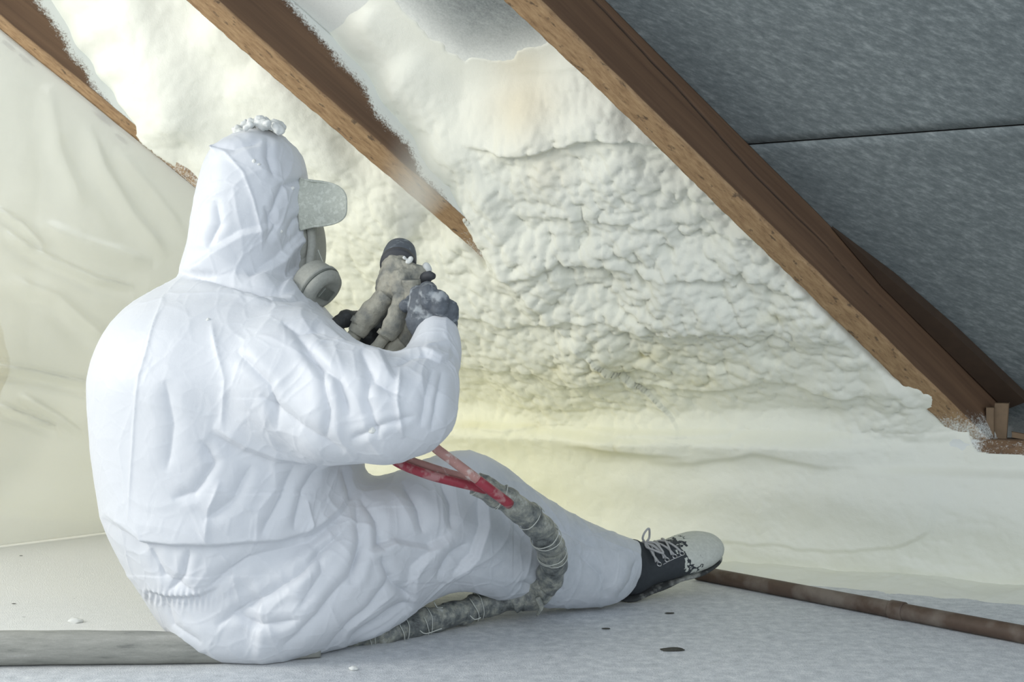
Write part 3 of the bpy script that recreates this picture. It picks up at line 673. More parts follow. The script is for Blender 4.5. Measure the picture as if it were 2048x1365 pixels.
def itp(x, xp, fp, w=.014):        # interpolation with rounded corners
    g = np.linspace(xp[0], xp[-1], 400); y = np.interp(g, xp, fp); st = max(1, int(3*w/(g[1]-g[0]))); kx = np.arange(-st, st+1)*(g[1]-g[0])
    ke_ = np.exp(-(kx/w)**2/2); ke_ /= ke_.sum(); lo_ = 2*y[0]-y[1:st+1][::-1]; hi_ = 2*y[-1]-y[-st-1:-1][::-1]
    return np.interp(x, g, np.convolve(np.r_[lo_, y, hi_], ke_, 'valid'))
def vslices(V_, tab, Y0, k=.03):        # rows: (py, xl, xr, yc, ry) -> stack of level sections
    tab = sorted(tab, key=lambda r: -r[0]); z = np.array([HC-(r[0]-CY)/F*Y0 for r in tab])
    cx = np.array([((r[1]+r[2])/2-CX)/F*Y0 for r in tab]); rx = np.array([(r[2]-r[1])/2/F*Y0 for r in tab])
    yc = np.array([r[3] for r in tab]); ry = np.array([r[4] for r in tab])
    def fn(X, Y, Z):
        zz = Z.ravel(); sh = (1, 1, -1)
        c, r1, y1, r2 = [itp(zz, z, a).reshape(sh) for a in (cx, rx, yc, ry)]
        q = (np.abs((X-c)/r1)**2.15+np.abs((Y-y1)/r2)**2.15)**(1/2.15)
        d = (q-1)*np.minimum(r1, r2); cap = np.maximum(z[0]-Z, Z-z[-1]); return np.maximum(d, cap)
    V_.add(fn, (min(cx-rx), min(yc-ry), z[0]), (max(cx+rx), max(yc+ry), z[-1]), k)
def xslices(V_, tab, k=.03, ex=2.1):    # rows: (px, ytop, ybot, yc, ry) -> stack of upright sections along x
    X_ = np.array([(r[0]-CX)/F*r[3] for r in tab]); zt = np.array([HC-(r[1]-CY)/F*r[3] for r in tab]); zb = np.array([HC-(r[2]-CY)/F*r[3] for r in tab])
    yc = np.array([r[3] for r in tab]); ry = np.array([r[4] for r in tab])
    def fn(X, Y, Z):
        xx = X.ravel(); sh = (-1, 1, 1)
        t, b, y1, r2 = [itp(xx, X_, a).reshape(sh) for a in (zt, zb, yc, ry)]
        rz = (t-b)/2; q = (np.abs((Z-(t+b)/2)/rz)**ex+np.abs((Y-y1)/r2)**ex)**(1/ex)
        return np.maximum((q-1)*np.minimum(rz, r2), np.maximum(X_[0]-X, X-X_[-1]))
    V_.add(fn, (X_[0], min(yc-ry), min(zb)), (X_[-1], max(yc+ry), max(zt)), k)

cv = Vol((-.78, 1.66, -.03), (.30, 2.78, .93), .0040)
vslices(cv, [(548,356,585,2.09,.085),(562,335,600,2.08,.10),(580,306,615,2.07,.125),(610,262,640,2.06,.16),(660,222,690,2.05,.195),(710,200,718,2.05,.21),(760,188,726,2.05,.22),(850,190,728,2.06,.22),(950,197,722,2.07,.22),(1030,206,712,2.08,.225),
             (1090,220,700,2.10,.225),(1150,252,690,2.11,.22),(1200,292,680,2.11,.21),(1235,318,668,2.10,.205),(1265,348,655,2.09,.19),(1285,385,640,2.08,.165),(1300,430,610,2.07,.13),(1308,480,585,2.06,.09)], 2.05, .02)
# near leg
xslices(cv, [(560,1080,1312,2.03,.14),(640,1010,1302,2.04,.16),(700,968,1285,2.07,.155),(760,955,1265,2.09,.14),(800,944,1244,2.11,.125),(840,924,1212,2.13,.115),(880,908,1190,2.15,.11),(930,902,1182,2.18,.105),(970,910,1190,2.20,.10),(1000,928,1203,2.22,.097),
             (1040,958,1208,2.25,.093),(1100,1002,1215,2.28,.086),(1150,1030,1216,2.31,.080),(1200,1054,1212,2.33,.074),(1235,1068,1204,2.345,.068),(1262,1078,1186,2.355,.058),(1278,1085,1150,2.36,.040)], .035)
# far leg, the same pose behind the near one
xslices(cv, [(620,1060,1230,2.28,.10),(760,990,1200,2.34,.10),(880,945,1150,2.42,.095),(950,938,1140,2.46,.09),(1040,985,1165,2.50,.08),(1110,1040,1172,2.54,.065),(1150,1065,1165,2.56,.05)], .03)
# hood
vslices(cv, [(262,480,548,2.10,.04),(270,462,564,2.10,.065),(280,442,578,2.10,.085),(300,413,596,2.10,.102),(330,404,604,2.10,.115),(370,394,611,2.10,.124),(420,384,613,2.10,.128),(470,378,610,2.10,.126),(510,368,605,2.10,.12),(540,358,598,2.09,.112),(565,362,590,2.09,.10),(600,390,582,2.09,.09)], 2.08, .012)
cv.cone(P(470, 315, 2.03), P(419, 291, 2.0), .040, .004, .018)
# near arm
cv.chain([(P(500,705,2.0), .112), (P(590,760,1.91), .108), (P(690,806,1.86), .091), (P(775,815,1.84), .079), (P(822,812,1.845), .066)], .05, .02)
cv.chain([(P(822,808,1.845), .069), (P(845,765,1.87), .056), (P(862,728,1.90), .043), (P(872,698,1.92), .038), (P(875,672,1.935), .0345)], .025, .012)
cv.cone(P(640, 905, 1.90), P(560, 900, 1.93), .012, .03, .06)
# far arm
cv.chain([(P(560,690,2.20), .085), (P(650,790,2.24), .07), (P(700,790,2.18), .055), (P(735,735,2.13), .038)], .03)
# hollow the face opening of the hood and the cuffs
cv.ell(P(640, 478, 2.165), (.050, .085, .095), None, .008, 's')
cv.ell(P(598, 590, 2.16), (.05, .075, .06), None, .01, 's')
def subdiv(v, q):
    e = np.concatenate([q[:, [0, 1]], q[:, [1, 2]], q[:, [2, 3]], q[:, [3, 0]]]); es = np.sort(e, 1); key = es[:, 0]*len(v)+es[:, 1]
    uk, inv = np.unique(key, return_inverse=True); a, b = uk//len(v), uk % len(v); n, ne, nf = len(v), len(uk), len(q)
    V2 = np.concatenate([v, (v[a]+v[b])/2, v[q].mean(1)]); m = n+inv.reshape(4, nf).T; c = n+ne+np.arange(nf)
    return V2, np.concatenate([np.stack([q[:, k], m[:, k], c, m[:, (k+3) % 4]], 1) for k in range(4)])
v, q = cv.mesh(); q = fixn(v, q); v = smoothv(v, q, 3, .6); v, q = subdiv(v, q); v = smoothv(v, q, 2, .6)
nn = vnormals(v, q); X_, Y_ = proj(v); toc = np.array([0, 0, HC])-v; toc /= np.linalg.norm(toc, axis=1)[:, None]
face = sstep(-.05, .25, (nn*toc).sum(1)); near = sstep(2.62, 2.45, v[:, 1])
D_ = np.zeros(len(v))
# (kind, width px, depth m, points)  v valley, r ridge, s step with the left side raised
CR = [('r',3,.0035,[(415,287),(452,306),(487,345),(507,400),(520,450),(524,505)]),('v',5,.006,[(415,290),(470,299),(525,284)]),('v',5,.007,[(537,275),(534,312),(546,352)]),('v',6,.007,[(616,352),(566,372),(545,425),(532,470)]),
 ('s',8,.009,[(368,543),(420,508),(480,468),(548,448)]),('s',9,.011,[(500,560),(560,520),(600,472),(614,440)]),('s',7,.009,[(560,582),(598,535),(606,482)]),('v',6,.007,[(530,482),(552,450),(528,412)]),('v',5,.006,[(575,470),(590,440),(612,425)]),
 ('r',4,.004,[(398,310),(390,370),(386,450),(372,520)]),('v',6,.006,[(440,560),(505,575),(585,592)]),('v',7,.012,[(350,546),(420,556),(500,574),(590,588)]),('v',7,.006,[(430,400),(440,450),(415,500)]),
 ('r',3,.0028,[(337,578),(303,665),(277,750),(268,850),(263,960),(257,1045)]),('v',8,.007,[(505,578),(545,600),(620,598)]),('v',9,.006,[(560,640),(600,665),(650,668)]),
 ('s',11,.012,[(645,930),(560,925),(490,900),(420,858)]),('v',9,.008,[(398,878),(425,925),(385,985),(345,1000)]),('v',10,.008,[(505,935),(470,1000),(410,1045)]),('v',9,.009,[(593,935),(565,1000),(522,1070)]),('v',7,.007,[(642,935),(605,985),(585,1060)]),
 ('v',6,.007,[(690,938),(704,1000)]),('r',4,.006,[(612,1000),(622,1060)]),('v',12,.006,[(330,760),(345,850),(335,950)]),('r',9,.006,[(440,960),(420,1020),(415,1085)]),
 ('s',9,.013,[(717,965),(683,1020),(622,1066),(560,1081),(440,1093),(345,1090),(282,1083),(203,1030)]),
 ('v',9,.009,[(395,1185),(500,1122),(620,1084),(692,1025)]),('v',8,.011,[(430,1252),(530,1192),(620,1132),(700,1045)]),('v',8,.010,[(560,1292),(640,1232),(700,1150),(735,1060)]),('v',8,.009,[(650,1295),(740,1215),(790,1150)]),('v',7,.008,[(690,1290),(780,1228),(832,1205)]),
 ('s',6,.007,[(440,1170),(400,1186),(340,1192),(288,1182)]),('v',7,.006,[(330,1200),(345,1250),(400,1285)]),('v',7,.008,[(470,1225),(520,1250),(600,1240)]),('v',6,.007,[(380,1100),(370,1150),(340,1180)]),('v',7,.007,[(300,1100),(330,1150),(390,1180)]),
 ('v',9,.010,[(602,700),(678,760),(700,835)]),('v',10,.009,[(520,790),(600,850),(690,905)]),('s',9,.008,[(650,642),(692,682),(762,702),(792,765)]),('v',9,.008,[(722,705),(750,765),(802,792)]),('v',8,.009,[(865,735),(850,790),(842,855)]),('v',7,.008,[(884,740),(872,800),(862,862)]),
 ('v',8,.008,[(585,655),(640,735),(660,820),(650,880)]),('v',7,.007,[(740,740),(735,800),(760,880)]),('r',7,.007,[(800,730),(790,800),(810,880)]),
 ('s',6,.008,[(906,712),(880,716),(843,700)]),('v',6,.006,[(795,728),(825,712),(862,705)]),('v',6,.006,[(700,880),(770,850),(830,830)]),('v',8,.007,[(470,700),(540,770),(560,860)]),('r',8,.005,[(420,640),(450,760),(440,860)]),
 ('v',9,.011,[(722,992),(758,1042),(768,1105)]),('v',9,.012,[(803,960),(842,1022),(852,1070)]),('s',9,.012,[(735,1105),(792,1085),(862,1098),(905,1075)]),('s',8,.016,[(905,1155),(948,1112),(966,1050),(960,975)]),('v',8,.010,[(872,1158),(902,1112),(942,1086)]),
 ('v',7,.009,[(880,960),(905,1010),(905,1060)]),('v',8,.010,[(715,1000),(720,1080),(700,1170)]),('s',8,.010,[(700,1290),(820,1215),(830,1140),(880,1090)]),('v',8,.009,[(760,1110),(790,1170),(830,1200)]),('v',9,.007,[(640,1090),(650,1150),(600,1220)]),
 ('v',7,.007,[(1040,1165),(1085,1185),(1130,1180)]),('v',7,.007,[(1235,1205),(1262,1165),(1272,1120)]),('v',10,.005,[(1000,980),(1100,1050),(1200,1100)]),('v',9,.006,[(1150,1100),(1200,1150),(1215,1200)])]
for kd, wd_, am, pts in CR:
    pts = np.array(pts, float); m = (X_ > pts[:, 0].min()-60) & (X_ < pts[:, 0].max()+60) & (Y_ > pts[:, 1].min()-60) & (Y_ < pts[:, 1].max()+60)
    if not m.any(): continue
    jit = 4*noise(np.stack([X_[m]/80, Y_[m]/80, X_[m]*0], 1), 5)
    b_, sg, en = crease(pts, wd_, am, X_[m]+jit, Y_[m]+jit)
    if kd == 'v': dd_ = -np.exp(-b_/(1.0*wd_))*.95+.28*np.exp(-((b_-2.4*wd_)/(1.8*wd_))**2)
    elif kd == 'r': dd_ = np.exp(-b_/wd_)
    else: dd_ = np.where(sg > 0, 1, -1)*np.exp(-b_/(3.6*wd_))*(1-np.exp(-(b_/(.45*wd_))**2))*.75
    D_[m] += .92*am*en*dd_
D_ *= face
# general crumple: flat facets meeting at soft ridges
wp_ = v+.05*np.stack([fbm(v*6, 2, s) for s in (61, 62, 63)], 1)
f1, f2 = worley(wp_*np.array([10, 10, 8.]), 70, True); g1, g2 = worley(wp_*22, 75, True)
calm = 1-.55*sstep(600, 350, X_)*sstep(560, 620, Y_)*sstep(1100, 1000, Y_)
D_ += .75*calm*(.0030*(1-np.clip((f2-f1)/.30, 0, 1))**3-.0035*(f1-.4)+.0011*(1-np.clip((g2-g1)/.22, 0, 1))**3-.001*(g1-.4)+.006*fbm(v*6, 2, 90))
gather = np.exp(-((Y_-1196)/16)**2)*sstep(270, 290, X_)*sstep(440, 400, X_); D_ += .0018*np.sin(X_*.55)*gather*face
crest = np.exp(-(((X_-522)/36)**2+((Y_-250)/24)**2)); 
v = v+nn*D_[:, None]; v = smoothv(v, q, 1, .35)
v[:, 2] = np.maximum(v[:, 2], .001)
soil_shade = np.clip(.35*sstep(640, 900, X_)*sstep(880, 1000, Y_)+.8*sstep(930, 1010, X_)*sstep(880, 960, Y_)+.5*sstep(1230, 1300, Y_), 0, 1)  # soot on the legs, plus the light's fall-off to the right painted in
soil_shade = np.clip(soil_shade+.9*np.exp(-(((X_-1199)/10)**2+((Y_-1136)/13)**2)), 0, 1)
person = mk('person', [], [], M['skin'])
# head inside the hood: one continuous body surface (head, nose, neck)
hv = Vol((-.50, 1.95, .42), (-.22, 2.40, .86), .004)
HF = unit([.62, .76, .08]); HU = unit(Z3-.08*HF); HS = np.cross(HF, HU); hc = P(545, 440, 2.13)
hv.ell(hc, (.088, .072, .112), [HF, HS, HU]); hv.ell(hc+.025*HF-.05*HU, (.06, .055, .07), [HF, HS, HU], .03)
hv.cone(hc+.085*HF-.005*HU, hc+.105*HF-.035*HU, .010, .014, .02); hv.cone(hc-.04*HU-.02*HF, hc-.2*HU-.05*HF, .055, .062, .03)
for s_ in (-1, 1):
    hv.ell(hc+s_*.072*HS-.005*HF, (.018, .010, .032), [HF, HS, HU], .008); hv.ell(hc+.078*HF+s_*.03*HS+.01*HU, (.014, .014, .009), [HF, HS, HU], .01, 's'); hv.ell(hc+.070*HF+s_*.03*HS+.01*HU, (.012, .012, .010), [HF, HS, HU], .002)
hv.ell(hc+.088*HF-.062*HU, (.012, .026, .004), [HF, HS, HU], .004, 's')
v2, q2 = hv.mesh(); q2 = fixn(v2, q2)
bpy.data.objects.remove(person); person = mk('person', smoothv(v2, q2, 2), q2, M['skin'])
tag(person, 'seated person in hooded white coverall and dusty respirator aiming a spray gun', 'person')
coverall = mk('coverall', v, q, M['suit'], person, attrs=dict(soil_shade=soil_shade))

cr_v = Vol((-.50, 1.98, .82), (-.36, 2.20, .93), .0018)
for k in range(46):
    t_ = RNG.random(); x_ = 472+92*t_; y_ = 265-17*math.sin(t_*2.7)+RNG.normal()*4
    cr_v.ell(P(x_, y_, 2.06+.03*RNG.normal()), (.0045+.005*RNG.random(), .007, .004+.004*RNG.random()), None, .008)
crust = volobj('foam_crust', cr_v, M['white'], coverall, 1, lambda v: .004*fbm(v*80, 3, 3)+.002*(.5-worley(v*160, 2))); crust['label'] = 'lumpy white foam crust on top of the hood'
# cap brim: a curved plate, wider than deep, sticking out of the hood opening
nb, mb = 60, 40; top_v = []; 
def brim_pt(a, b, side):                     # a along outwards 0..1, b across -1..1
    yy = 407+52*b; wdt = (1-abs(b)**3.2)**(1/2.6); x_ = 596+(98*wdt)*a
    yy += 5*a*(1-b*b)-6*b*a
    p = P(x_, yy, 2.045); p[1] += .016*b*b-.012*a; p = p+side*.0016*np.array([0, -1, 0]); return p
vb = [];
for side in (1, -1):
    for a in np.linspace(0, 1, nb):
        for b in np.linspace(-.985, .985, mb): vb.append(brim_pt(a, b, side))
i = np.arange(nb*mb).reshape(nb, mb); q_ = np.stack([i[:-1, :-1].ravel(), i[:-1, 1:].ravel(), i[1:, 1:].ravel(), i[1:, :-1].ravel()], 1)
rim = np.concatenate([i[0], i[1:, -1], i[-1][::-1][1:], i[:, 0][::-1][1:]]); n = nb*mb
sd_ = np.stack([rim[:-1], rim[:-1]+n, rim[1:]+n, rim[1:]], 1)
brim = mk('cap_brim', vb, np.concatenate([q_, q_[:, ::-1]+n, sd_]), M['brim'], person)
brim['label'] = 'dusty grey-green cap brim sticking out of the hood'
# stitched piping round the brim
def tube(name, path, r, m, parent=None, seg=12, closed=False, rf=None, step=.004, caps=True, flat=None, attrs=None):
    path = np.array(path, float)
    # Catmull-Rom resample
    Pn = np.vstack([2*path[0]-path[1], path, 2*path[-1]-path[-2]]); out = []
    rr_ = np.broadcast_to(r, (len(path),)).astype(float); rn = np.r_[rr_[0], rr_, rr_[-1]]; ro = []
    for k in range(1, len(Pn)-2):
        L = np.linalg.norm(Pn[k+1]-Pn[k]); c = max(2, int(L/step))
        for t in np.linspace(0, 1, c, endpoint=(k == len(Pn)-3)):
            out.append(.5*((2*Pn[k])+(-Pn[k-1]+Pn[k+1])*t+(2*Pn[k-1]-5*Pn[k]+4*Pn[k+1]-Pn[k+2])*t*t+(-Pn[k-1]+3*Pn[k]-3*Pn[k+1]+Pn[k+2])*t**3)); ro.append(rn[k]*(1-t)+rn[k+1]*t)
    C_ = np.array(out); ro = np.array(ro); n = len(C_); T_ = np.gradient(C_, axis=0); T_ /= np.linalg.norm(T_, axis=1)[:, None]
    Nn = np.zeros_like(C_); u = np.cross(T_[0], [0, 0, 1.]); u = u if np.linalg.norm(u) > .1 else np.cross(T_[0], [0, 1., 0]); Nn[0] = unit(u)
    for k in range(1, n): w_ = Nn[k-1]-(Nn[k-1]@T_[k])*T_[k]; Nn[k] = unit(w_)
    Bn = np.cross(T_, Nn); th = np.linspace(0, 2*np.pi, seg, endpoint=False); s = np.r_[0, np.cumsum(np.linalg.norm(np.diff(C_, axis=0), axis=1))]
    RR = np.broadcast_to(ro[:, None], (n, seg)).copy()
    if rf is not None: RR = RR*rf(s[:, None], th[None, :], s[-1])
    V3 = C_[:, None]+RR[..., None]*(np.cos(th)[None, :, None]*Nn[:, None]+np.sin(th)[None, :, None]*Bn[:, None])
    if flat: V3[..., 2] = np.where(V3[..., 2] < flat, flat, V3[..., 2])
    V3 = V3.reshape(-1, 3); i = np.arange(n*seg).reshape(n, seg); j = np.roll(i, -1, 1)
    q = np.stack([i[:-1].ravel(), j[:-1].ravel(), j[1:].ravel(), i[1:].ravel()], 1); fl = [tuple(x) for x in q]
    if caps: fl += [tuple(i[0][::-1]), tuple(i[-1])]
    o = mk(name, V3, fl, m, parent); o['_n'] = n; return o, C_, Nn, Bn, s
tube('brim_piping', [brim_pt(a, -.985, 0) for a in np.linspace(.05, 1, 8)]+[brim_pt(1, b, 0) for b in np.linspace(-.95, .95, 24)]+[brim_pt(a, .985, 0) for a in np.linspace(1, .05, 8)], .0022, M['brim'], brim)

# respirator: facepiece, clear visor edge, strap, round filter
mk_v = Vol((-.42, 1.86, .50), (-.24, 2.26, .76), .002)
mk_v.ell(P(612, 540, 2.12), (.030, .05, .055), None, .01)
mk_v.cone(P(618, 452, 2.09), P(616, 520, 2.10), .014, .017, .012); mk_v.cone(P(616, 520, 2.10), P(600, 585, 2.09), .020, .024, .012)
resp = volobj('respirator', mk_v, M['mask'], person)
visor = Vol((-.40, 1.98, .56), (-.28, 2.30, .76), .002); visor.ell(P(616, 495, 2.15), (.030, .085, .075), None, .01); visor.box(P(560, 490, 2.16), np.eye(3), (.02, .2, .2), .002, .004, 's')
volobj('visor', visor, M['mask'], resp)
fa = unit([.66, -.38, -.60]); fu = unit(np.cross(fa, [.45, 0, .8])); fv = np.cross(fa, fu); fc0 = P(632, 568, 2.03)
bm = bmesh.new(); prof = [(0.0, -.028), (.026, -.028), (.035, -.020), (.0395, .002), (.0412, .004), (.0412, .009), (.038, .010), (.0395, .015), (.036, .024), (.024, .029), (.022, .0275), (.0, .0275)]
def lathe(name, prof, c, ax, m, parent, seg=40, sc=(1, 1), jag=0):
    ax = unit(ax); u = unit(np.cross(ax, [0.13, .2, 1])); w_ = np.cross(ax, u); V3 = []; n = len(prof)
    for r, h in prof:
        for t in np.linspace(0, 2*np.pi, seg, endpoint=False): V3.append(np.array(c)+ax*h+r*sc[0]*math.cos(t)*u+r*sc[1]*math.sin(t)*w_)
    i = np.arange(n*seg).reshape(n, seg); j = np.roll(i, -1, 1)
    q = np.stack([i[:-1].ravel(), j[:-1].ravel(), j[1:].ravel(), i[1:].ravel()], 1); V3 = np.array(V3)
    q = fixn(V3, q); return mk(name, V3, q, m, parent)
bm.free()
filt = lathe('filter_cartridge', prof, fc0, fa, M['mask'], resp)
lathe('filter_rim', [(.0385, .012), (.0405, .0125), (.0408, .0145), (.0390, .016), (.0385, .012)], fc0-.003*fa, fa, M['maskd'], filt)
oriented_box('filter_vent', fc0+.0285*fa+.002*fu, (fu, fv, fa), (.016, .008, .0022), M['maskd'], filt, .0015)
tube('mask_strap', [P(622, 455, 2.075), P(624, 490, 2.07), P(620, 530, 2.06), P(624, 556, 2.045)], .0075, M['mask'], resp)
tube('thread', [P(636, 500, 2.06), P(644, 520, 2.055), P(652, 540, 2.04)], .0007, M['string'], resp, 6)

# ------------------------------------------------------------------ gloves (five fingers each)
gl = Vol((-.30, 1.82, .46), (-.06, 2.12, .66), .0016)
K = [P(838,592,1.955), P(857,587,1.92), P(880,600,1.915), (P(900,617,1.93))]
wr = P(868, 672, 1.95)
gl.cone(wr, P(862, 640, 1.948), .030, .033, .01, (1, .62, 1))
gl.cone(P(844, 642, 1.95), P(841, 606, 1.95), .024, .018, .02, (1, .9, 1)); gl.cone(P(865, 640, 1.945), P(862, 606, 1.94), .023, .018, .02, (1, .85, 1)); gl.cone(P(886, 645, 1.945), P(890, 620, 1.94), .022, .017, .02, (1, .9, 1))
fin = [(K[0], .0138, (-.006, .034), (-.020, .058), (-.034, .050)), (K[1], .0145, (-.004, .040), (-.022, .060), (-.040, .044)), (K[2], .0140, (-.004, .040), (-.024, .058), (-.044, .040)), (K[3], .0128, (-.004, .034), (-.022, .050), (-.040, .034))]
for k, (p, r, a1, a2, a3) in enumerate(fin):
    z1, z2, z3 = .010, -.006, -.018
    p1 = p+np.array([a1[0], a1[1], z1*(1-.3*k)]); p2 = p+np.array([a2[0], a2[1]+.008, z2]); p3 = p+np.array([a3[0], a3[1], z3])
    gl.cone(p+np.array([0, .004, -.012]), p, r*1.02, r, .006); gl.cone(p, p1, r*1.0, r*.95, .003); gl.cone(p1, p2, r*.95, r*.88, .003); gl.cone(p2, p3, r*.88, r*.76, .003)
gl.chain([(P(850,655,1.975), .017), (P(842,640,2.01), .0150), (P(836,622,2.04), .0125), (P(830,606,2.055), .0105)], .010, .004)
right_glove = volobj('glove', gl, M['glove'], person, 2, lambda v: .0022*fbm(v*90, 3, 5)+.0012*(.5-worley(v*150, 3)))
right_glove['label'] = 'grey rubber-coated work glove closed on the gun grip'
gl = Vol((-.42, 1.92, .46), (-.14, 2.24, .66), .0018)
gl.cone(P(742,735,2.13), P(745,690,2.13), .034, .036, .01, (1, .6, 1)); gl.cone(P(748,690,2.13), P(772,640,2.13), .033, .030, .02, (1, .6, 1))
for k, (a, b, c, d) in enumerate((((796,628,2.12), (826,632,2.09), (830,648,2.06), (822,655,2.045)), ((795,650,2.12), (822,660,2.09), (822,674,2.06), (812,680,2.045)), ((790,672,2.12), (812,686,2.09), (812,698,2.06), (803,702,2.05)), ((782,692,2.12), (800,706,2.10), (801,716,2.075), (794,720,2.065)))):
    r = (.0125, .013, .0125, .011)[k]; gl.chain([(P(*a), r), (P(*b), r*.95), (P(*c), r*.88), (P(*d), r*.75)], .008, .003)
gl.chain([(P(742,672,2.11), .017), (P(716,640,2.09), .0155), (P(692,637,2.06), .0145), (P(668,652,2.035), .011), (P(656,662,2.03), .0095)], .012, .004)
left_glove = volobj('glove', gl, M['gloved'], person, 2, lambda v: .0022*fbm(v*90, 3, 15))
left_glove['label'] = 'dark glove behind the wrapped hoses, thumb pointing left'

# ------------------------------------------------------------------ shoes
def shoe(heel, toe, up, L, parent, vis=True):
    l = unit(toe-heel); u = unit(up-(up@l)*l); s = np.cross(l, u)
    W_ = lambda a, b, c: heel+l*a*L+s*b*L+u*c*L          # shoe axes, length 1
    lo = np.minimum(heel, toe)-.11; hi = np.maximum(heel, toe)+.13
    U_ = Vol(lo, hi, .0022)
    for (a, b, c, ra, rb, rc_) in ((.14, 0, .13, .14, .125, .14), (.33, .0, .14, .20, .135, .135), (.52, .005, .12, .20, .150, .115), (.70, .01, .10, .19, .168, .095), (.82, .012, .085, .165, .160, .078)):
        U_.ell(W_(a, b, c), (ra*L, rb*L, rc_*L), [l, s, u], .03)
    U_.cone(W_(.15, 0, .16), W_(.13, 0, .34), .115*L, .115*L, .03)
    U_.box(W_(.5, 0, -.12), [l, s, u], (.8*L, .4*L, .13*L), .002, .004, 's'); U_.ell(W_(.12, 0, .42), (.10*L, .085*L, .10*L), [l, s, u], .004, 's')
    # tongue
    U_.cone(W_(.34, 0, .262), W_(.22, 0, .36), .045*L, .040*L, .01)
    def at(v):
        r = (v-heel)@l/L; c = (v-heel)@u/L; b = (v-heel)@s/L
        return dict(paint=sstep(.36, .74, r+.10*b-.02))
    sh_ = volobj('shoe', U_, M['canvas'], parent, 2, lambda v: .0008*fbm(v*60, 3, 5), at)
    S_v = Vol(lo, hi, .0022)
    for a0, a1, r0, r1 in ((.13, .38, .142, .135), (.38, .70, .135, .178), (.70, .82, .178, .172)):
        S_v.cone(W_(a0, .004, 0), W_(a1, .01, 0), r0*L, r1*L, .02)
    S_v.box(W_(.5, 0, .24), [l, s, u], (.9*L, .5*L, .228*L), .001, .003, 's'); S_v.box(W_(.5, 0, -.26), [l, s, u], (.9*L, .5*L, .245*L), .001, .003, 's')
    so = volobj('sole', S_v, M['sole'], sh_, 1)
    if vis:
        surf = lambda a, b: W_(a, b, .012+(.14+.13*math.sqrt(max(0, 1-(b/.17)**2))) if a < .45 else .012+(.19-.25*(a-.45)+.05*math.sqrt(max(0, 1-(b/.17)**2))))
        dg = bpy.context.evaluated_depsgraph_get(); dg.update(); from mathutils.bvhtree import BVHTree
        bt = BVHTree.FromObject(sh_, dg)
        def drop(a, b, off=.002):
            o_ = W_(a, b, .6); hit = bt.ray_cast(Vector(o_), Vector(-u)); return (np.array(hit[0])+u*off) if hit[0] is not None else W_(a, b, .2)
        for k, a in enumerate((.30, .375, .45, .52)):
            la = []
            for b in np.linspace(-.118, .118, 11): la.append(drop(a+.03*(b/.118), b))
            tube('shoelace', la, .0024, M['lace'], sh_, 8, step=.003); la = [drop(a+.05-.045*(b/.118), b, .004) for b in np.linspace(-.118, .118, 11)]
            if k < 3: tube('shoelace', la, .0022, M['lace'], sh_, 8, step=.003)
            for b in (-.125, .125):
                e_ = drop(a+.03*np.sign(b), b, .001); ring = [e_+.0045*(math.cos(t)*l+math.sin(t)*(.8*s*1+.5*u*(-np.sign(b)))) for t in np.linspace(0, 2*np.pi, 14)]
                tube('eyelet', ring, .0013, M['metal'], sh_, 6, step=.002)
        kn = drop(.30, 0, .004)
        for (p1, p2, p3) in ((kn+.024*u+.002*l, kn+.027*u+.012*l, kn+.006*u+.011*l), (kn+.03*s+.0*u-.004*l, kn+.048*s-.004*u+.008*l, kn+.02*s+.002*u+.012*l)):
            tube('shoelace', [kn, (kn+p1)/2-.006*l, p1, p2, p3, kn+.004*l], .0022, M['lace'], sh_, 8, step=.003)
        for d_ in (.045*s+.012*l-.012*u, .05*s-.010*l-.014*u): tube('shoelace', [kn, kn+d_*.5+.004*u, kn+d_], .0020, M['lace'], sh_, 8, step=.003)
        for b in (-.135, .135):      # stitched seam and foxing line along the sides
            st_ = [drop(a_, b, .0006) for a_ in np.linspace(.36, .56, 8)]; tube('stitching', st_, .0008, M['lace'], sh_, 6, step=.004)
    return sh_
hl = P(1232, 1194, 2.395); te = P(1448, 1092, 2.52)
sh1 = shoe(hl, te, np.array([-.35, -.52, .78]), .262, person); sh1['label'] = 'dark laced canvas shoe, toe splashed with dried white foam'
sh2 = shoe(P(1120, 1172, 2.58), P(1235, 1120, 2.64), np.array([-.35, .2, .9]), .17, person, False)

# ------------------------------------------------------------------ spray gun
gun = empty('spray_gun', tuple(P(800, 600, 2.03))); tag(gun, 'foam-crusted wrapped spray gun pointing up, dark rounded cap on top', 'spray gun')
gv = Vol((-.36, 1.93, .44), (-.08, 2.16, .70), .0017)
gv.chain([(P(795,536,2.04), .0275), (P(785,570,2.035), .0245), (P(768,608,2.03), .0205)], .01)
gv.cone(P(818, 552, 2.03), P(806, 625, 2.02), .0225, .0185, .015); gv.cone(P(826, 548, 2.03), P(842, 545, 2.03), .016, .013, .01); gv.cone(P(800, 560, 2.01), P(812, 590, 2.0), .018, .018, .01)
body = volobj('gun_body', gv, M['tape'], None, 2, lambda v: .006*fbm(v*38, 4, 5)+.003*(.5-worley(v*85, 3)))
body.parent = gun; body.matrix_parent_inverse = Matrix.Translation(-gun.location)
def gp(o): o.parent = gun; o.matrix_parent_inverse = Matrix.Translation(-gun.location); return o
wrapf = lambda s, th, L: 1+.10*np.sin(s*260+np.sin(th)*1.2)*.35+.09*np.maximum(0, np.sin(s*75+th))**2-.02+.06*np.sin(s*31+3*np.cos(th))
gp(tube('wrapped_hose', [P(775,592,2.02), P(748,622,2.02), P(725,648,2.02), P(712,668,2.02)], [.0195, .0195, .0180, .0140], M['tape'], None, 28, rf=wrapf, step=.002)[0])
gp(tube('hose_tail', [P(724,642,2.02), P(708,672,2.02), P(692,704,2.03), P(680,760,2.05)], [.0120, .0118, .0115, .011], M['tape'], None, 20, rf=wrapf, step=.002)[0])
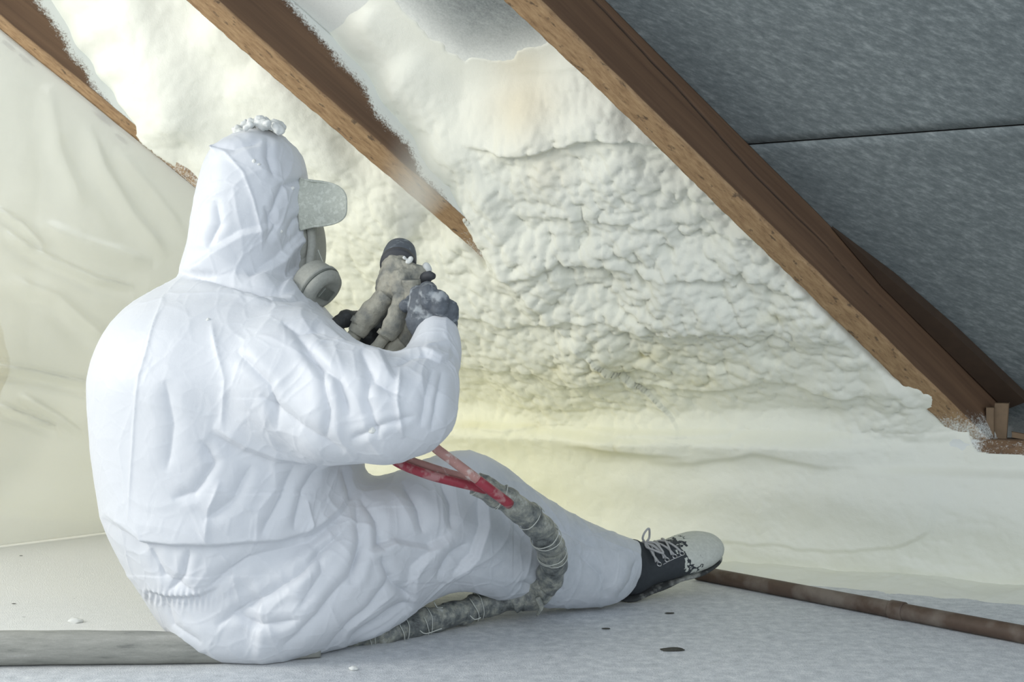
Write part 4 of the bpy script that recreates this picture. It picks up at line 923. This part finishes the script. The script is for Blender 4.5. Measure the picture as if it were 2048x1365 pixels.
gp(tube('wrapped_hose', [P(812,592,2.0), P(800,630,1.99), P(784,655,1.985), P(770,674,1.985)], [.0195, .0195, .0180, .0125], M['tape'], None, 28, rf=wrapf, step=.002)[0])
gp(tube('hose_tail', [P(774,668,1.985), P(757,690,1.985), P(738,716,1.99), P(715,760,2.0)], [.0095, .0095, .0095, .0095], M['tape'], None, 20, rf=wrapf, step=.002)[0])
gp(tube('grip', [P(822,560,1.985), P(824,600,1.99), P(818,650,1.995), P(806,690,2.0)], [.016, .015, .0145, .012], M['tape'], None, 24, rf=wrapf, step=.002)[0])
gp(tube('hose_tail', [P(804,684,2.0), P(786,700,2.0), P(774,726,2.0), P(770,770,2.0), P(775,850,2.0)], [.017, .0165, .0125, .012, .012], M['tape'], None, 24, rf=wrapf, step=.002)[0])
for a, b, r in ((P(722,640,2.02), P(716,650,2.02), .0155), (P(772,666,1.985), P(766,674,1.985), .0132)): gp(tube('tape_edge', [a, b], r, M['tape'], None, 20)[0])
gax = unit(P(803, 490, 2.10)-P(796, 535, 2.04))
cap_ = gp(lathe('gun_cap', [(0, .052), (.010, .0515), (.020, .048), (.0265, .040), (.0288, .028), (.0300, .012), (.0300, .0), (.024, -.004), (0, -.004)], P(797, 527, 2.05), gax, M['glove'], None, 40))
vco = np.array([v_.co[:] for v_ in cap_.data.vertices]); 
gp(lathe('gun_collar', [(.0, -.004), (.0305, -.004), (.0312, .002), (.0308, .010), (.026, .0135), (0, .0135)], P(796, 531, 2.043), gax, M['band'], None, 40))
gp(lathe('nozzle', [(0, .066), (.004, .066), (.006, .060), (.008, .054), (.010, .045), (0, .045)], P(797, 527, 2.05), gax, M['band'], None, 20))
sv = Vol((-.20, 1.97, .56), (-.10, 2.09, .68), .0014); sv.ell(P(853, 540, 2.03), (.0075, .008, .0125), [unit([1, 0, .4]), [0, 1, 0], unit([-.4, 0, 1])]); bv = volobj('foam_blob', sv, M['white'], None, 1, lambda v: .003*fbm(v*70, 2, 3)); gp(bv)
sv = Vol((-.24, 1.94, .56), (-.10, 2.09, .72), .0014); sv.ell(P(818, 522, 2.017), (.0045, .003, .0085), [unit([1, 0, -.8]), [0, 1, 0], unit([.8, 0, 1])], .002); sv.ell(P(809, 516, 2.014), (.004, .003, .004), None, .002); gp(volobj('foam_blob', sv, M['white'], None, 1, lambda v: .003*fbm(v*90, 2, 4)))
kb = gp(tube('side_valve', [P(838,562,2.03), P(852,556,2.02), P(860,552,2.015), P(868,553,2.01)], [.010, .0105, .0085, .005], M['band'], None, 16)[0])

# ------------------------------------------------------------------ hose bundle
hb = empty('hose_bundle', tuple(P(1090, 1150, 2.2))); tag(hb, 'grey taped spray hose bundle looping over the lap and along the floor', 'hose')
def hp(o): o.parent = hb; o.matrix_parent_inverse = Matrix.Translation(-hb.location); return o
bw = lambda s, th, L: 1+.07*np.sin(s*150+1.5*np.sin(th))*np.sin(s*33)+.085*((s*17+th/6.283) % 1)-.04+.05*np.sin(3*th+s*60)*np.sin(s*47)
path = [P(950,968,1.985), P(985,985,1.99), P(1030,1012,2.01), P(1075,1050,2.06), P(1102,1100,2.12), P(1104,1145,2.17), P(1075,1188,2.205), P(1030,1200,2.215)]
jk, C_, Nn, Bn, s = tube('taped_jacket', path, [.0195, .0205, .0215, .0235, .0245, .0250, .0245, .024], M['wrap'], None, 40, rf=bw, step=.002); hp(jk)
path2 = [P(1075,1180,2.21), P(1030,1194,2.215), P(985,1205,2.215), P(930,1222,2.185), P(880,1236,2.15), P(830,1249,2.12), P(780,1264,2.085), P(700,1278,2.06), P(600,1290,2.03)]
jk2, C2, N2, B2, s2 = tube('taped_jacket', path2, [.024, .0242, .0235, .0225, .0225, .0225, .021, .02, .02], M['wrap'], None, 40, rf=bw, step=.002); hp(jk2)
path3 = [P(640,1300,1.98), P(560,1305,1.965), P(480,1301,1.95), P(380,1297,1.94), P(250,1296,1.935), P(120,1296,1.93), P(0,1297,1.925), P(-200,1298,1.91), P(-400,1300,1.9)]
fj = lambda s, th, L: 1+.02*np.sin(s*9)+.012*np.sin(s*60+2*th)
jk3 = hp(tube('hose_jacket', path3, [.018, .019, .0215, .0245, .0265, .0275, .0280, .0285, .0285], M['flat'], None, 40, rf=fj, step=.006, flat=.0015)[0]); jk3['label'] = 'smooth dusty grey stretch of hose lying on the floor at left'
# strings wound round the jacket
def wind(C_, Nn, Bn, s, s0, turns, pitch, r, ph):
    pts = []
    for t in np.linspace(0, turns*2*np.pi, int(turns*16)):
        ss_ = s0+pitch*t/(2*np.pi)+.006*math.sin(t*.7+ph); k = int(np.clip(np.searchsorted(s, ss_), 0, len(s)-1)); pts.append(C_[k]+r*(math.cos(t+ph)*Nn[k]+math.sin(t+ph)*Bn[k]))
    return pts
for s0, tn, pt, r, ph in ((.045, 2, .006, .0222, 0), (.12, 1.5, .008, .0245, 2), (.19, 2.5, .007, .0268, 1.7), (.25, 2, .005, .0266, .9)):
    hp(tube('string', wind(C_, Nn, Bn, s, s0, tn, pt, r, ph), .0009, M['string'], None, 6, step=.004)[0])
for s0, tn, pt, r, ph in ((.11, 1.5, .016, .0255, 1), (.22, 1.5, .014, .0242, .5), (.28, 2, .009, .0242, 1.7), (.33, 1.5, .012, .0240, .2)):
    hp(tube('string', wind(C2, N2, B2, s2, s0, tn, pt, r, ph), .0009, M['string'], None, 6, step=.004)[0])
for s0, pts in ((0, [P(1075,1195,2.17), P(1082,1215,2.17), P(1074,1232,2.18)]),):
    hp(tube('tape_tail', pts, [.006, .005, .002], M['wrap'], None, 8, step=.003)[0])
for pts in ([P(868,1205,2.13), P(875,1216,2.13), P(885,1216,2.12)], [P(940,1232,2.15), P(950,1240,2.15), P(962,1236,2.15)], [P(840,1262,2.09), P(852,1268,2.09), P(884,1258,2.09)], [P(948,962,1.97), P(952,985,1.962), P(940,990,1.96)], [P(1000,985,1.972), P(1018,1000,1.972), P(1014,1010,1.972)]):
    hp(tube('string', pts, .0010, M['string'], None, 6, step=.003)[0])
hp(tube('red_hose', [P(745,700,2.03), P(735,800,2.02), P(752,880,1.99), P(790,922,1.96), P(850,948,1.95), P(900,962,1.955), P(958,976,1.965), P(985,985,1.985)], .0078, M['red'], None, 20)[0])['label'] = 'bright red hose'
hp(tube('red_hose', [P(765,720,2.04), P(750,800,2.03), P(765,870,2.0), P(800,913,1.972), P(850,932,1.965), P(900,948,1.970), P(960,965,1.98), P(990,980,1.99)], .0072, M['pink'], None, 20)[0])['label'] = 'pinkish worn red hose'
hp(tube('blue_hose', [P(770,860,2.01), P(795,905,1.985), P(825,920,1.98), P(848,928,1.982), P(880,940,1.985)], .0045, M['blue'], None, 12)[0])
ph_, C4, _, _, _ = tube('pink_hose', [P(790,760,1.99), P(815,830,1.97), P(862,888,1.93), P(905,922,1.925), P(950,956,1.93), P(990,986,1.945), P(1016,1006,1.962)], .0080, M['pink'], None, 20); hp(ph_)['label'] = 'pale pink dusty hose crossing over the bundle'
hp(tube('red_hose', [P(955,961,1.928), P(985,984,1.938), P(1014,1005,1.957), P(1019,1009,1.962)], .0084, M['red'], None, 20)[0])

# ------------------------------------------------------------------ brown pipe on the floor
pa, pb = P(1398, 1148, 2.735), P(2140, 1288, 2.03)
def floorpt(px, py, z): Y = (HC-z)*F/(py-CY); return P(px, py, Y)
pa, pb = floorpt(1395, 1146, .0155), floorpt(2048, 1270, .0155); pb = pb+(pb-pa)*.35
pipe, _, _, _, _ = tube('brown_pipe', [pa+(pb-pa)*t for t in np.linspace(0, 1, 6)], .0155, M['pipe'], None, 28); tag(pipe, 'brown pipe with a coupling lying on the floor past the shoe', 'pipe')
cc = floorpt(1800, 1221, .0155); d_ = unit(pb-pa)
cc = pa+d_*((cc-pa)@d_)
tube('coupling', [cc-d_*.014, cc-d_*.0135, cc+d_*.0135, cc+d_*.014], [.0160, .0180, .0180, .0160], M['pipe'], pipe, 28)

# ------------------------------------------------------------------ crumbs and chips
def crumb(name, p, r, m, seed, label, cat, group=None, sc=(1, .8, .55)):
    bm = bmesh.new(); bmesh.ops.create_icosphere(bm, subdivisions=3, radius=1); vv = np.array([v_.co[:] for v_ in bm.verts])
    f_ = 1+.45*fbm(vv*1.3+seed*3.7, 3, seed)
    for v_, c in zip(bm.verts, vv*f_[:, None]*np.array(sc)*r+p): v_.co = Vector(c)
    me = bpy.data.meshes.new(name); bm.to_mesh(me); bm.free(); me.materials.append(m); me.polygons.foreach_set('use_smooth', [True]*len(me.polygons))
    o = bpy.data.objects.new(name, me); COL.objects.link(o); return tag(o, label, cat, group)
for x, y, r, sd2, lb in ((150, 1243, .011, 1, 'white foam crumb on the floor just behind the grey hose at left'), (707, 1338, .006, 2, 'tiny white foam crumb on the floor below the seated person'), (1640, 1128, .020, 3, 'flat foam lump on the floor edge beyond the pipe'), (1535, 1133, .010, 4, 'small foam crumb beside the flat lump beyond the pipe')):
    crumb('foam_crumb', floorpt(x, y, .003), r, M['white'], sd2, lb, 'foam crumb', 'foam crumbs on the floor', (1.2, .9, .6) if r < .015 else (1.7, 1, .45))
for x, y, r, sd2, lb in ((1345, 1300, .0175, 11, 'longest dark chip on the floor, nearest the camera'), (1212, 1258, .007, 12, 'small dark chip left of the round brown one'), (1340, 1227, .008, 13, 'brownish chip on the floor just below the shoe'), (42, 1112, .004, 14, 'dark speck on the floor at far left by the sheet'), (28, 1208, .004, 15, 'dark speck on the floor above the left hose'), (1990, 1158, .008, 16, 'dark scrap at the foot of the foam at right'), (2030, 1168, .010, 17, 'wider dark scrap at the right edge by the foam')):
    crumb('dark_chip', floorpt(x, y, .002), r, M['chip'], sd2, lb, 'chip', 'dark chips on the floor', (1.1, .35, .2))
def on_mesh(o, px, py):
    from mathutils.bvhtree import BVHTree
    bt = on_mesh.c.get(o.name) or BVHTree.FromObject(o, bpy.context.evaluated_depsgraph_get()); on_mesh.c[o.name] = bt
    r = Vector(P(px, py, 1)-np.array([0, 0, HC])).normalized(); h = bt.ray_cast(Vector((0, 0, HC)), r); return np.array(h[0]) if h[0] is not None else None
on_mesh.c = {}
bpy.context.view_layer.update()
for k, (x, y, r, lb) in enumerate(((745, 861, .0055, 'white foam fleck on the sleeve near the elbow'), (508, 323, .0035, 'foam fleck high on the hood, left of a pair'), (518, 329, .0025, 'foam fleck high on the hood, right of a pair'), (563, 463, .003, 'foam fleck on the side of the hood above the neck'), (585, 377, .004, 'foam fleck on the hood beside the cap brim'), (416, 640, .003, 'foam fleck on the shoulder blade'))):
    p = on_mesh(coverall, x, y)
    if p is not None: crumb('foam_fleck', p, r, M['white'], 30+k, lb, 'foam fleck', 'foam flecks on the coverall', (1, .7, .9))

# ------------------------------------------------------------------ spray mist, a cone of thin haze from the nozzle to the slope
m_, nt_, b_ = mat('mist'); nt_.nodes.remove(b_); vs_ = N(nt_, 'ShaderNodeVolumePrincipled'); vs_.inputs['Color'].default_value = (.97, .97, .93, 1)
ga = N(nt_, 'ShaderNodeAttribute', attribute_name='x'); tcx = coords(nt_); sx = nt_.nodes.new('ShaderNodeSeparateXYZ'); nt_.links.new(tcx, sx.inputs[0])
a0 = P(802, 487, 2.10); tgt = on_plane(850, 330, -.03); ax_ = tgt-a0; Lm = np.linalg.norm(ax_); ax_ = ax_/Lm; Lm *= 1.25
r2 = mathn(nt_, 'SQRT', mathn(nt_, 'ADD', mathn(nt_, 'MULTIPLY', sx.outputs[0], sx.outputs[0]), mathn(nt_, 'MULTIPLY', sx.outputs[1], sx.outputs[1])))
rad = mathn(nt_, 'ADD', mathn(nt_, 'MULTIPLY', sx.outputs[2], .20), .006)
q3 = mathn(nt_, 'SUBTRACT', 1.0, mathn(nt_, 'DIVIDE', r2, rad)); nt_.nodes[-1].use_clamp = True
den = mathn(nt_, 'DIVIDE', mathn(nt_, 'MULTIPLY', q3, .30), rad)
nt_.links.new(den, vs_.inputs['Density']); nt_.links.new(vs_.outputs[0], nt_.nodes['Material Output'].inputs['Volume'])
V3 = []; sg_ = 32
for z, r in ((0, .006), (Lm*.5, .006+.2*Lm*.5), (Lm, .006+.2*Lm)):
    for t in np.linspace(0, 2*np.pi, sg_, endpoint=False): V3.append((r*math.cos(t), r*math.sin(t), z))
i = np.arange(3*sg_).reshape(3, sg_); j = np.roll(i, -1, 1); fl_ = [tuple(x) for x in np.stack([i[:-1].ravel(), j[:-1].ravel(), j[1:].ravel(), i[1:].ravel()], 1)]+[tuple(i[0][::-1]), tuple(i[-1])]
mi = mk('spray_mist', V3, fl_, m_); mi.matrix_world = Matrix.Translation(Vector(a0)) @ Vector(ax_).to_track_quat('Z', 'Y').to_matrix().to_4x4()
tag(mi, 'faint white spray mist rising from the gun towards the middle rafter', 'mist', kind='stuff')
for o in bpy.data.objects:
    if '_n' in o: del o['_n']
